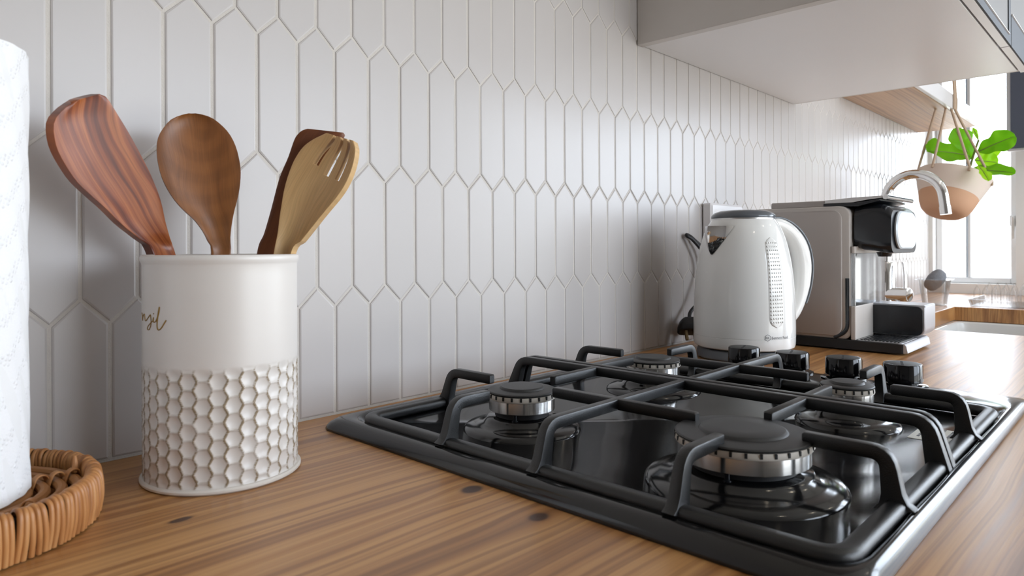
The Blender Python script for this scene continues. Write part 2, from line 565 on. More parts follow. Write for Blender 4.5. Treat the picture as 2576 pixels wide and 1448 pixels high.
def stripmat():
    t = NT('rattan_strip')
    P = t.coord('Position')
    oi = t.new('ShaderNodeObjectInfo').outputs['Random']
    n = t.noise(t.mapping(P, (120, 120, 14)), 1.0, 3)
    c = t.ramp(n, [(0.3, srgb(150, 96, 52)), (0.5, srgb(192, 134, 80)), (0.7, srgb(206, 154, 100))])
    c = t.mix(t.math('MULTIPLY', oi, 0.45), c, srgb(158, 100, 54))
    t.set(color=c, rough=0.42)
    t.bump(n, 0.25, 0.0006)
    return t.m
M['strip'] = stripmat()
def papermat():
    t = NT('embossed_paper')
    uv = t.new('ShaderNodeUVMap').outputs[0]
    # dotted diamonds: rows of small raised dots along slanted bands
    vo = t.new('ShaderNodeTexVoronoi', feature='F1', distance='EUCLIDEAN')
    t.put(vo.inputs['Vector'], t.mapping(uv, (330, 330, 1), rot=(0, 0, 0.35)))
    vo.inputs['Scale'].default_value = 1.0
    vo.inputs['Randomness'].default_value = 0.25
    dots = t.ramp(vo.outputs['Distance'], [(0.12, (1, 1, 1)), (0.42, (0, 0, 0))])
    sp = t.new('ShaderNodeSeparateXYZ'); t.put(sp.inputs[0], uv)
    wob = t.math('MULTIPLY', t.math('SINE', t.math('MULTIPLY', sp.outputs[0], 110)), 0.012)
    band = t.math('SINE', t.math('MULTIPLY', t.math('ADD', sp.outputs[1], wob), 260))
    bandm = t.ramp(band, [(0.35, (0.15, 0.15, 0.15)), (0.6, (1, 1, 1))])
    h = t.math('MULTIPLY', dots, bandm)
    fib = t.noise(uv, 900, 3)
    t.set(color=t.mix(fib, srgb(246, 246, 246), srgb(236, 236, 238)), rough=0.9, sheen=0.1)
    t.bump(t.math('ADD', h, t.math('MULTIPLY', fib, 0.10)), 0.62, 0.0010)
    return t.m
M['paper'] = papermat()

# ================================================================== the room
T = 0.043                 # tile module
ZA, LP, HH = 1.03538, 0.135847, 0.020419
XL, XR, YF, YB, ZC = -1.7, 2.4733, -3.0, 0.0011, 2.5
CT = 0.9                  # worktop level

mb = MB()
mb.box(XL - 0.12, XR + 0.12, YB, YB + 0.12, 0, ZC)
wall_back = struct(build(mb, 'wall_back', M['grout'], origin=(0, 0, 0), smooth=False))
wall_back['label'] = 'tiled wall of long white hexagonal tiles with pale grout'

def tile_mesh(name, a, outline):
    """outline: list of (x,z); bevelled proud tile, front face at y=0 (local -), back at y=+0.004"""
    m = MB()
    n = len(outline)
    cx = 0.0
    cz = sum(z for x, z in outline) / n
    def ins(d):
        mx = max(abs(x) for x, z in outline)
        mz = max(abs(z - cz) for x, z in outline)
        return [(x * (mx - d) / mx, cz + (z - cz) * (mz - d) / mz) for x, z in outline]
    i1, i2 = ins(0.0006), ins(0.0019)
    m.loops([[(x, 0.0035, z) for x, z in outline], [(x, 0.0016, z) for x, z in outline], [(x, 0.0005, z) for x, z in i1], [(x, 0.0, z) for x, z in i2]], cap0=False)
    return m
G = 0.00125
hw = T / 2 - G
hz = (LP + HH) / 2 - G * 1.1
hs = (LP - HH) / 2 - 0.0002
FULL = [(0, -hz), (hw, -hs), (hw, hs), (0, hz), (-hw, hs), (-hw, -hs)]
full_me = tile_mesh('tile', 0, FULL).mesh('tile', angle=12)
full_me.materials.append(M['tile'])
bot = ZA - CT               # bottom row: cut straight at the worktop
CUT = [(-hw, 0.0015), (hw, 0.0015), (hw, bot - HH - 0.0002), (0, bot - G * 1.1), (-hw, bot - HH - 0.0002)]
cut_me = tile_mesh('tile_cut', 0, CUT).mesh('tile_cut', angle=12)
cut_me.materials.append(M['tile'])
far = MB()
def tile_into(mbf, outline, cx, cz):
    src = tile_mesh('x', 0, outline)
    o = Vector((cx, 0, cz))
    mbf.add([p + o for p in src.v], src.f)
rows = [('cut', None)] + [('full', k) for k in range(8)]
cand = []
for kind, k in rows:
    for i in range(-40, 58):
        if kind == 'cut':
            x, zc_ = i * T, CT
        else:
            x = (i + (0.5 if k % 2 == 0 else 0.0)) * T
            zc_ = ZA + k * LP + (LP - HH) / 2
        if x < XL + T or x > XR - T / 2: continue
        top = zc_ + hz
        single = False
        if -0.66 < x < 1.88:
            if kind == 'cut' or k <= 1: single = True
            elif k == 2: single = (x < 1.88)
            elif k == 3: single = (-0.10 < x < 0.49)
        # behind the wall cabinet nothing shows
        if kind == 'full' and k >= 3 and 0.50 < x < 1.14: continue
        cand.append((single, kind, x, zc_))
ns = 0
for single, kind, x, zc_ in cand:
    if single and ns < 300:
        o = bpy.data.objects.new('tile', cut_me if kind == 'cut' else full_me)
        COL.objects.link(o)
        o.parent = wall_back
        o.location = (x, 0.0, zc_)
        o.rotation_euler = (random.gauss(0, 0.0014), 0, random.gauss(0, 0.004))
        ns += 1
    else:
        tile_into(far, CUT if kind == 'cut' else FULL, x, zc_)
ft = build(far, 'tile_field', M['tile'], wall_back, angle=12)
ft['kind'] = 'stuff'

mb = MB(); mb.box(XL - 0.12, XR + 0.12, YF - 0.12, 0.12, -0.1, 0)
struct(build(mb, 'floor', M['floor'], smooth=False))['label'] = 'grey brown kitchen floor'
mb = MB(); mb.box(XL - 0.12, XR + 0.12, YF - 0.12, 0.12, ZC, ZC + 0.1)
struct(build(mb, 'ceiling', M['ceil'], smooth=False))['label'] = 'plain white ceiling'
mb = MB(); mb.box(XL - 0.12, XL, YF, YB, 0, ZC)
struct(build(mb, 'wall_left', M['wallgrey'], smooth=False))['label'] = 'plain taupe painted wall'
# right wall: opening of the sink window and of a side window
W1 = (-0.268, -0.012, 0.936, 2.06)
W2 = (-2.9, -0.95, 0.04, 2.15)
mb = MB()
x0, x1 = XR, XR + 0.12
mb.box(x0, x1, -0.012, YB, 0, ZC)
mb.box(x0, x1, W1[0], W1[1], 0, W1[2]); mb.box(x0, x1, W1[0], W1[1], W1[3], ZC)
mb.box(x0, x1, W2[1], W1[0], 0, ZC)
mb.box(x0, x1, W2[0], W2[1], 0, W2[2]); mb.box(x0, x1, W2[0], W2[1], W2[3], ZC)
mb.box(x0, x1, YF, W2[0], 0, ZC)
struct(build(mb, 'wall_right', M['plaster_w'], smooth=False))['label'] = 'pale plaster end wall around the bright window'
# front wall with the patio door
D1 = (0.0, 2.2, 0.0, 2.15)
mb = MB()
mb.box(XL, D1[0], YF - 0.12, YF, 0, ZC); mb.box(D1[1], XR, YF - 0.12, YF, 0, ZC); mb.box(D1[0], D1[1], YF - 0.12, YF, D1[3], ZC)
struct(build(mb, 'wall_front', M['plaster'], smooth=False))['label'] = 'plaster wall opposite the worktop'

def window(name, plane, a0, a1, z0, z1, bars, label, w=0.035):
    """plane: ('x',value) or ('y',value); frame, panes and bars"""
    ax, v = plane
    root = thing(name, (v if ax == 'x' else a0, a0 if ax == 'x' else v, z0), label, 'window')
    del root['category']
    struct(root)
    def bx(m, p0, p1, q0, q1, d0, d1):
        if ax == 'x': m.box(v + d0, v + d1, p0, p1, q0, q1)
        else: m.box(p0, p1, v + d0, v + d1, q0, q1)
    m = MB()
    bx(m, a0, a0 + w, z0, z1, 0.0, 0.05); bx(m, a1 - w, a1, z0, z1, 0.0, 0.05)
    bx(m, a0 + w, a1 - w, z0, z0 + w, 0.0, 0.05); bx(m, a0 + w, a1 - w, z1 - w, z1, 0.0, 0.05)
    build(m, 'window_frame', M['frame'], root, bevel=0.004)
    for (kind, pos, bw) in bars:
        m = MB()
        if kind == 'v': bx(m, pos - bw / 2, pos + bw / 2, z0 + w, z1 - w, 0.0, 0.045)
        else: bx(m, a0 + w, a1 - w, pos - bw / 2, pos + bw / 2, 0.0, 0.045)
        build(m, 'glazing_bar', M['frame'], root, bevel=0.003)
    m = MB(); bx(m, a0 + w * 0.8, a1 - w * 0.8, z0 + w * 0.8, z1 - w * 0.8, 0.02, 0.024)
    build(m, 'pane', M['glass'], root, smooth=False)
    return root
w1 = window('window_1', ('x', XR + 0.05), W1[0], W1[1], W1[2], W1[3], [('v', -0.119, 0.012)], 'bright white framed window above the sink', 0.022)
mb = MB(); mb.box(XR + 0.044, XR + 0.0498, -0.1145, -0.1105, W1[2] + 0.022, W1[3] - 0.022)
build(mb, 'sash_seal', M['greyline'], w1, smooth=False)
mb = MB(); mb.box(XR + 0.02, XR + 0.05, -0.266, -0.247, 1.145, 1.185); mb.box(XR + 0.012, XR + 0.022, -0.262, -0.252, 1.10, 1.18)
build(mb, 'window_latch', M['frame'], w1, bevel=0.003)
window('door_2', ('x', XR + 0.05), W2[0], W2[1], W2[2], W2[3], [('v', -1.9, 0.08), ('h', 1.05, 0.05)], 'white framed glazed door further along the end wall', 0.06)
window('door_1', ('y', YF - 0.08), D1[0], D1[1], 0.02, D1[3], [('v', 1.1, 0.09), ('h', 1.0, 0.05)], 'glazed white patio door opposite the worktop', 0.07)
# ceiling downlights
for i, (lx, ly) in enumerate(((-0.2, -1.5), (0.9, -1.5), (1.9, -1.5))):
    t = thing('ceiling_light', (lx, ly, ZC), ['round recessed ceiling light nearest the left wall', 'round recessed ceiling light in the middle of the row', 'round recessed ceiling light nearest the end window'][i], 'light', 'ceiling downlights')
    m = MB(); m.lathe([(0.038, ZC - 0.004), (0.05, ZC - 0.006), (0.052, ZC - 0.0005), (0.038, ZC - 0.0005)], (lx, ly, 0), 32, close=True); build(m, 'bezel', M['brushed'], t)
    m = MB(); m.lathe([(0, ZC - 0.003), (0.037, ZC - 0.003), (0.037, ZC - 0.0006), (0, ZC - 0.0006)], (lx, ly, 0), 32); build(m, 'lens', M['lamp'], t)

# ================================================================== worktop, sink, cabinets
SX0, SX1, SY0, SY1 = 1.15, 1.806, -0.55, -0.205
YW = -0.62
mb = MB()
def slab(outer, hole, z0, z1):
    ox0, ox1, oy0, oy1 = outer; hx0, hx1, hy0, hy1 = hole
    xs = [ox0, hx0, hx1, ox1]; ys = [oy0, hy0, hy1, oy1]
    idx = {}
    for z in (z0, z1):
        for i, x in enumerate(xs):
            for j, y in enumerate(ys):
                idx[(i, j, z)] = len(mb.v); mb.v.append(Vector((x, y, z)))
    for i in range(3):
        for j in range(3):
            if i == 1 and j == 1: continue
            mb.f.append((idx[(i, j, z1)], idx[(i + 1, j, z1)], idx[(i + 1, j + 1, z1)], idx[(i, j + 1, z1)]))
            mb.f.append((idx[(i, j, z0)], idx[(i, j + 1, z0)], idx[(i + 1, j + 1, z0)], idx[(i + 1, j, z0)]))
    def wall(a, b):
        mb.f.append((idx[(*a, z0)], idx[(*b, z0)], idx[(*b, z1)], idx[(*a, z1)]))
    for k in range(3):
        wall((k, 0), (k + 1, 0)); wall((k + 1, 3), (k, 3)); wall((0, k + 1), (0, k)); wall((3, k), (3, k + 1))
    wall((1, 1), (1, 2)); wall((1, 2), (2, 2)); wall((2, 2), (2, 1)); wall((2, 1), (1, 1))
slab((XL + 0.01, XR - 0.002, YW, -0.0005), (SX0, SX1, SY0, SY1), CT - 0.04, CT)
worktop = build(mb, 'worktop', M['worktop'], smooth=False, bevel=0.002)
tag(worktop, 'long knotty pine worktop running along the tiled wall', 'worktop')

# undermounted fireclay sink
t = thing('kitchen_sink', (1.478, -0.378, CT - 0.25), 'white fireclay sink set into the far end of the worktop', 'sink')
mb = MB()
o_ = rrect(SX0 - 0.02, SX1 + 0.02, SY0 - 0.02, SY1 + 0.02, 0.02)
i_ = rrect(SX0 + 0.012, SX1 - 0.012, SY0 + 0.012, SY1 - 0.012, 0.03)
i2 = rrect(SX0 + 0.03, SX1 - 0.03, SY0 + 0.03, SY1 - 0.03, 0.03)
zt, zb = CT - 0.0405, CT - 0.245
mb.loops([[(x, y, zb) for x, y in o_], [(x, y, zt) for x, y in o_], [(x, y, zt) for x, y in i_], [(x, y, zb + 0.03) for x, y in i2]])
build(mb, 'bowl', M['sink'], t, bevel=0.004)
mb = MB(); mb.lathe([(0, zb + 0.034), (0.035, zb + 0.034), (0.04, zb + 0.0305), (0, zb + 0.0305)], (1.478, -0.378, 0), 24)
build(mb, 'drain', M['chrome'], t)

# base units below the worktop
xs = [XL + 0.02, -0.95, -0.2, 0.5, 1.1, 1.86, XR - 0.01]
lab = ['white base unit furthest left below the worktop', 'white base unit below the rattan tray', 'white base unit below the hob', 'white base unit below the kettle',
       'white base unit below the sink', 'white base unit below the window end']
for i in range(6):
    a, b = xs[i] + 0.002, xs[i + 1] - 0.002
    t = thing('base_unit', ((a + b) / 2, -0.3, 0.0), lab[i], 'cabinet', 'base units')
    mb = MB(); top = CT - 0.04 if i != 4 else CT - 0.26
    mb.box(a, b, -0.56, -0.002, 0.1, top - (0.02 if i == 4 else 0)); mb.box(a, b, -0.50, -0.05, 0.0, 0.1)
    build(mb, 'body', M['carcass'], t, smooth=False)
    n = 2 if b - a > 0.65 else 1
    for k in range(n):
        p = a + (b - a) * k / n + 0.002; q = a + (b - a) * (k + 1) / n - 0.002
        mb = MB(); mb.box(p, q, -0.592, -0.574, 0.105, CT - 0.045)
        d = build(mb, 'door', M['white_lacq'], t, bevel=0.0015)
        mb = MB(); mb.tube([(q - 0.05, -0.605, CT - 0.10), (q - 0.05, -0.605, CT - 0.26)], 0.005, 10); mb.tube([(q - 0.05, -0.58, CT - 0.12), (q - 0.05, -0.605, CT - 0.12)], 0.004, 8); mb.tube([(q - 0.05, -0.58, CT - 0.24), (q - 0.05, -0.605, CT - 0.24)], 0.004, 8)
        build(mb, 'handle', M['brushed'], d)

# wall cabinet
CX0, CX1, CZ, CY = 0.4728, 1.1636, 1.4163, -0.4377
t = thing('wall_cabinet', ((CX0 + CX1) / 2, -0.2, CZ), 'large white wall cabinet with slate edged doors above the hob', 'cabinet')
mb = MB(); mb.box(CX0, CX0 + 0.017, CY, -0.001, CZ, 2.25)
build(mb, 'side_panel', M['carcass'], t, bevel=0.0008)
mb = MB(); mb.box(CX1 - 0.018, CX1, CY, -0.001, CZ + 0.004, 2.25)
build(mb, 'side_panel', M['carcass'], t, bevel=0.0008)
mb = MB(); mb.box(CX0 + 0.0205, CX1 - 0.02, CY + 0.002, -0.001, CZ + 0.0015, CZ + 0.02)
build(mb, 'bottom_panel', M['white_lacq'], t, bevel=0.0008, label='glossy white underside')
mb = MB(); mb.box(CX0 + 0.017, CX1 - 0.018, CY + 0.004, -0.001, CZ + 0.0205, 2.24)
build(mb, 'carcass', M['carcass'], t, smooth=False)
for (a, b, rail) in ((CX0 + 0.001, 0.925, 0.0105), (0.93, CX1 - 0.002, 0.05)):
    mb = MB(); mb.box(a, b, CY - 0.0135, CY - 0.0012, CZ + 0.0008, 2.25)
    d = build(mb, 'door', M['white_lacq'], t, bevel=0.0006)
    mb = MB()
    mb.box(a, b, CY - 0.0165, CY - 0.0138, CZ + 0.0010, CZ + 0.004 + rail)
    mb.box(b - 0.022, b, CY - 0.0165, CY - 0.0138, CZ + 0.004 + rail, 2.25)
    build(mb, 'door_rail', M['slate'], d, smooth=False, label='slate grey door rail')
    mb = MB(); mb.box(a, b - 0.0225, CY - 0.0185, CY - 0.0152, CZ + 0.0042 + rail, CZ + 0.0056 + rail)
    build(mb, 'door_lip', M['white_lacq'], d, smooth=False)
    mb = MB(); mb.box(a, b - 0.0225, CY - 0.0150, CY - 0.0138, CZ + 0.0045 + rail, 2.249)
    build(mb, 'door_panel', M['greypanel'], d, smooth=False)

# floating shelf
t = thing('wall_shelf', (1.9, -0.09, 1.4883), 'thick wooden wall shelf beyond the wall cabinet near the window', 'shelf')
mb = MB(); mb.box(1.46, 2.312, -0.176, -0.0005, 1.4883, 1.530)
build(mb, 'board', M['shelfwood'], t, bevel=0.0015)
mb = MB(); mb.box(1.46, 2.313, -0.187, -0.1762, 1.4883, 1.5335)
build(mb, 'front_edge', M['white_lacq'], t, bevel=0.0015, label='white front edge strip')

# ================================================================== gas hob
HX0, HX1, HY0, HY1 = -0.150, 0.453, -0.5335, -0.037
RX0, RX1, RY0, RY1 = -0.1255, 0.333, -0.5215, -0.0655      # recess that carries the pan supports
t = thing('gas_hob', ((HX0 + HX1) / 2, (HY0 + HY1) / 2, CT), 'black enamel four burner gas hob let into the worktop', 'hob')
hob = t
def bumpf(p, cs, w):
    return sum(math.exp(-((p - c) / w) ** 2) for c in cs)
def lerp_loop(s, z, nside=60):
    """loop between the outer outline (s=0) and the recess outline (s=1)"""
    out = []
    def side(a, b):
        return [(a[0] + (b[0] - a[0]) * k / nside, a[1] + (b[1] - a[1]) * k / nside) for k in range(nside)]
    x0 = HX0 + (RX0 - HX0) * s; x1 = HX1 + (RX1 - HX1) * s; y0 = HY0 + (RY0 - HY0) * s; y1 = HY1 + (RY1 - HY1) * s
    wv = max(0.0, (s - 0.55) / 0.45)
    for (a, b, kind) in (((x0, y0), (x1, y0), 'f'), ((x1, y0), (x1, y1), 'r'), ((x1, y1), (x0, y1), 'b'), ((x0, y1), (x0, y0), 'l')):
        for (x, y) in side(a, b):
            if kind == 'l': x -= 0.0075 * wv * bumpf(y, (-0.225, -0.345, -0.46), 0.022)
            if kind == 'f': y -= 0.0028 * wv * bumpf(x, (-0.06, 0.045, 0.16, 0.26), 0.022)
            out.append((x, y, z))
    # round the corners of the loop
    r = 0.006 + 0.010 * s
    P = [Vector(q) for q in out]
    res = []
    n = len(P)
    for i in range(n):
        a = Vector((0, 0, 0))
        k = 2 if s < 0.5 else 3
        for j in range(-k, k + 1): a += P[(i + j) % n]
        res.append(a / (2 * k + 1))
    return res
mb = MB()
prof = [(0.0, CT + 0.0003), (0.0, CT + 0.0022), (0.035, CT + 0.0042), (0.12, CT + 0.0068), (0.28, CT + 0.0098), (0.42, CT + 0.0112), (0.58, CT + 0.0116), (0.74, CT + 0.0113),
        (0.83, CT + 0.0105), (0.90, CT + 0.0085), (0.95, CT + 0.0066), (1.0, CT + 0.0058)]
mb.loops([lerp_loop(s, z) for s, z in prof], cap0=True, cap1=True)
tray = build(mb, 'tray', M['enamel'], t, angle=50)
ZT = CT + 0.0058
BURN = [(-0.030, -0.199, 0.0312, 0.056, 0.019), (-0.030, -0.4175, 0.0462, 0.071, 0.030), (0.203, -0.197, 0.0312, 0.056, 0.019), (0.2005, -0.4165, 0.0232, 0.048, 0.0125)]
zl = CT + 0.040           # cap lip level
for bi, (bx, by, r, R, rc) in enumerate(BURN):
    # pressed collar in the tray
    m = MB()
    m.lathe([(R, ZT - 0.001), (R - 0.0012, ZT + 0.0022), (R - 0.004, ZT + 0.0042), (R - 0.012, ZT + 0.0058), (R - 0.019, ZT + 0.0075), (R - 0.0225, ZT + 0.0112), (R - 0.0238, ZT + 0.0128), (0, ZT + 0.0128)], (bx, by, 0), 72)
    build(m, 'burner_collar', M['enamel'], t, angle=60)
    # dark foot + chrome body
    m = MB()
    zc0 = CT + 0.0246
    m.lathe([(0, zc0 - 0.0055), (r * 0.82, zc0 - 0.0055), (r * 0.82, zc0), (0, zc0)], (bx, by, 0), 48)
    foot = build(m, 'burner', M['blackmatt'], t)
    m = MB()
    m.lathe([(r * 0.70, zc0), (r * 0.985, zc0), (r, zc0 + 0.0006), (r, zc0 + 0.0108), (r * 0.98, zc0 + 0.0112), (0, zc0 + 0.0112)], (bx, by, 0), 72)
    build(m, 'chrome_ring', M['turned'], foot)
    # flame ring with slots
    m = MB()
    seg = 24 if r < 0.04 else 31
    if r < 0.025: seg = 20
    zr0, zr1 = zc0 + 0.0112, zl
    per = 12
    N = seg * per
    rin = r * 0.55
    def P(a, rr, z): return Vector((bx + rr * math.cos(a), by + rr * math.sin(a), z))
    L0, L1, L2, L3 = [], [], [], []
    for k in range(N):
        a = 2 * PI * k / N
        L0.append(P(a, r * 1.03, zr0)); L1.append(P(a, r * 1.045, zr0 + 0.0012)); L2.append(P(a, r * 1.03, zr1 + 0.0004)); L3.append(P(a, rin, zr1 + 0.0004))
    m.loops([L0, L1, L2, L3], True, True)
    fr = build(m, 'flame_ring', M['flame'], foot, angle=50)
    m = MB()
    for k in range(seg):
        a = 2 * PI * (k + 0.5) / seg + 0.07
        c = P(a, r * 1.034, zr1 - 0.0012)
        rad = Vector((math.cos(a), math.sin(a), 0)); tan = Vector((-math.sin(a), math.cos(a), 0))
        m.obox(c, rad * 0.0007, tan * (0.0009 if r > 0.025 else 0.0007), Vector((0, 0, 0.0016)))
    so = build(m, 'flame_slots', M['slot'], fr, smooth=False)
    so['kind'] = 'stuff'
    # cap
    m = MB()
    rl = r * 1.035
    m.lathe([(0, zl + 0.0006), (rl * 0.97, zl + 0.0006), (rl, zl + 0.0013), (rl * 1.005, zl + 0.0021), (rl * 0.985, zl + 0.0029), (rl * 0.93, zl + 0.0034), (rl * 0.70 + 0.0006, zl + 0.0037),
             (rl * 0.655, zl + 0.0040), (rl * 0.635, zl + 0.0052), (rl * 0.60, zl + 0.0060), (rl * 0.3, zl + 0.0062), (0, zl + 0.0062)], (bx, by, 0), 72)
    build(m, 'burner_cap', M['capblack'], foot, angle=28)
    # igniter
    m = MB()
    ia = (-2.62, -2.95, -2.78, -3.04)[bi]
    q = Vector((bx, by, 0)) + Vector((math.cos(ia), math.sin(ia), 0)) * (r * 0.90)
    m.lathe([(0, ZT + 0.0126), (0.0030, ZT + 0.0126), (0.0030, ZT + 0.0138), (0.0018, ZT + 0.0142), (0.0018, zc0 - 0.0002), (0, zc0 - 0.0002)], (q.x, q.y, 0), 14)
    build(m, 'igniter', M['blackgloss'], foot)
# control knobs
for i, ky in enumerate((-0.2195, -0.2855, -0.3495, -0.4155)):
    kx = 0.4005
    zk = CT + 0.0115
    m = MB()
    m.lathe([(0, zk - 0.0005), (0.0265, zk - 0.0005), (0.0265, zk + 0.0012), (0.024, zk + 0.0022), (0, zk + 0.0022)], (kx, ky, 0), 40)
    kb = build(m, 'knob', M['knob'], t)
    m = MB()
    m.lathe([(0, zk + 0.0022), (0.0165, zk + 0.0022), (0.0165, zk + 0.005), (0.0205, zk + 0.0052), (0.0211, zk + 0.006), (0.0206, zk + 0.0250), (0.0200, zk + 0.0262), (0.0192, zk + 0.0262), (0, zk + 0.0262)], (kx, ky, 0), 48)
    build(m, 'knob_grip', M['knob'], kb, angle=30)
    m = MB(); m.lathe([(0, zk + 0.02635), (0.0186, zk + 0.02635), (0.0190, zk + 0.0262), (0, zk + 0.0262)], (kx, ky, 0), 48)
    build(m, 'knob_face', M['capblack'], kb)
    m = MB(); m.lathe([(0.0200, zk + 0.0256), (0.0207, zk + 0.0254), (0.02115, zk + 0.0240), (0.0216, zk + 0.006), (0.0209, zk + 0.006), (0.0203, zk + 0.0240)], (kx, ky, 0), 48, close=True)
    m2 = MB()
    # edge highlight built as a chrome sliver, on the room-facing side only
    keep = []
    for f in m.f:
        c = sum((m.v[q] for q in f), Vector()) / len(f)
        a = math.atan2(c.y - ky, c.x - kx)
        if -1.25 < a < -0.55: keep.append(f)
    m2.v = m.v; m2.f = keep
    build(m2, 'knob_highlight', M['chrome'], kb)
    m = MB(); m.obox((kx - 0.002, ky, zk + 0.02645), Vector((0.0135, 0.004, 0)), Vector((-0.0006, 0.0012, 0)), (0, 0, 0.0002))
    build(m, 'pointer', M['slot'], kb, smooth=False)
# rating sticker on the tray
m = MB()
m.box(0.180, 0.2305, -0.505, -0.473, ZT, ZT + 0.0003)
st = build(m, 'rating_sticker', M['label'], t, smooth=False)
m = MB()
for rr_ in range(4):
    x = 0.190
    while x < 0.2275:
        wdt = random.uniform(0.002, 0.006)
        m.box(x, min(x + wdt, 0.2285), -0.478 - rr_ * 0.007 - 0.0022, -0.478 - rr_ * 0.007, ZT + 0.0003, ZT + 0.00045)
        x += wdt + 0.0018
pr_ = build(m, 'sticker_print', M['ink'], st, smooth=False)
pr_['kind'] = 'stuff'

# ------------------------------------------------------------------ cast iron pan supports
ZB = CT + 0.0448           # centre line of the raised fingers
BW, BH = 0.0080, 0.0092
def pan_support(sgn, xin, xout, label, yr, yf, fy_r, fy_f, ex):
    """sgn=+1: right support, -1: left; xin: raised centre bar, xout: outer foot line"""
    base = ((xin + xout) / 2, -0.303, CT)
    g = thing('pan_support', base, label, 'pan support', 'pan supports on the hob')
    zf = CT + 0.0118
    yb, yfr = -0.0815, -0.5165
    # low frame, a U open at the centre
    pts = fillet([(xin, yfr, zf), (xout, yfr, zf), (xout, yb, zf), (xin, yb, zf)], 0.017, 6)
    m = MB(); m.sweep(pts, (0.0130, 0.0106), rr=0.42)
    build(m, 'frame', M['castiron'], g, angle=60)
    # raised centre bar with both legs
    p = fillet([(xin, yfr - 0.001, zf - 0.003), (xin, yfr + 0.0065, ZB), (xin, yb - 0.0125, ZB), (xin, yb + 0.001, zf - 0.003)], 0.011, 5)
    n = len(p)
    wh = []
    for i, q in enumerate(p):
        k = max(0.0, min(1.0, (ZB - q.z) / (ZB - zf)))
        wh.append((BW + 0.002 * k, BH + 0.007 * k))
    m = MB(); m.sweep(p, wh, side=(1, 0, 0), rr=0.13, seg=2)
    build(m, 'centre_bar', M['castiron'], g, angle=38)
    def post_finger(foot, topx, end, side):
        foot, topx, end = Vector(foot), Vector(topx), Vector(end)
        q = fillet([foot, topx, end], 0.010, 5)
        # flare at the foot
        q = [foot, foot.lerp(topx, 0.10), foot.lerp(topx, 0.28)] + q[1:-1] + [end - (end - topx).normalized() * 0.0015, end]
        wh = []
        for i, s in enumerate(q):
            k = max(0.0, min(1.0, (ZB - s.z) / (ZB - zf)))
            wh.append((BW * (1 + 0.18 * k), BH * (1 + 0.55 * k) + (0.010 if i == 0 else 0.003 if i == 1 else 0)))
        wh[-1] = (BW * 0.78, BH * 0.78)
        m = MB(); m.sweep(q, wh, side=side, rr=0.13, seg=2)
        build(m, 'finger', M['castiron'], g, angle=38)
    xt = xout - sgn * 0.009       # top of the outer posts
    # fingers from the outer side
    post_finger((xout - sgn * 0.001, fy_r, zf - 0.001), (xt, fy_r, ZB), (ex[0], fy_r, ZB), (0, 1, 0))
    post_finger((xout - sgn * 0.001, fy_f, zf - 0.001), (xt, fy_f, ZB), (ex[1], fy_f, ZB), (0, 1, 0))
    # long bar between the burners
    post_finger((xout - sgn * 0.001, -0.305, zf - 0.001), (xt, -0.305, ZB), (xin, -0.305, ZB), (0, 1, 0))
    # fingers from the back and the front
    post_finger((yr[0], yb - 0.001, zf - 0.001), (yr[0], yb - 0.012, ZB), (yr[0], yr[1], ZB), (1, 0, 0))
    post_finger((yf[0], yfr + 0.001, zf - 0.001), (yf[0], yfr + 0.0055, ZB), (yf[0], yf[1], ZB), (1, 0, 0))
    # cross fingers on the long bar, and from the centre bar
    def bar(a, b, side):
        a, b = Vector(a), Vector(b)
        m = MB()
        d = (b - a)
        m.sweep([a, a + d * 0.03, b - d.normalized() * 0.0015, b], [(BW * 1.25, BH), (BW, BH), (BW, BH), (BW * 0.78, BH * 0.78)], side=side, rr=0.13, seg=2)
        build(m, 'finger', M['castiron'], g, angle=38)
    bar((ex[4], -0.305, ZB), (ex[4], -0.2364, ZB), (1, 0, 0))
    bar((ex[4], -0.305, ZB), (ex[4], -0.3795, ZB), (1, 0, 0))
    bar((xin, fy_r, ZB), (ex[2], fy_r, ZB), (0, 1, 0))
    bar((xin, fy_f, ZB), (ex[3], fy_f, ZB), (0, 1, 0))
    return g
pan_support(-1, 0.0838, -0.1255, 'black cast iron pan support over the two left burners', (-0.0235, -0.1523), (-0.024, -0.4585), -0.201, -0.4185, (-0.0774, -0.0674, 0.0126, 0.0115, -0.0265))
pan_support(1, 0.0962, 0.3135, 'black cast iron pan support over the burners beside the knobs', (0.203, -0.1533), (0.192, -0.4572), -0.192, -0.4165, (0.2491, 0.2501, 0.1652, 0.1487, 0.2005))
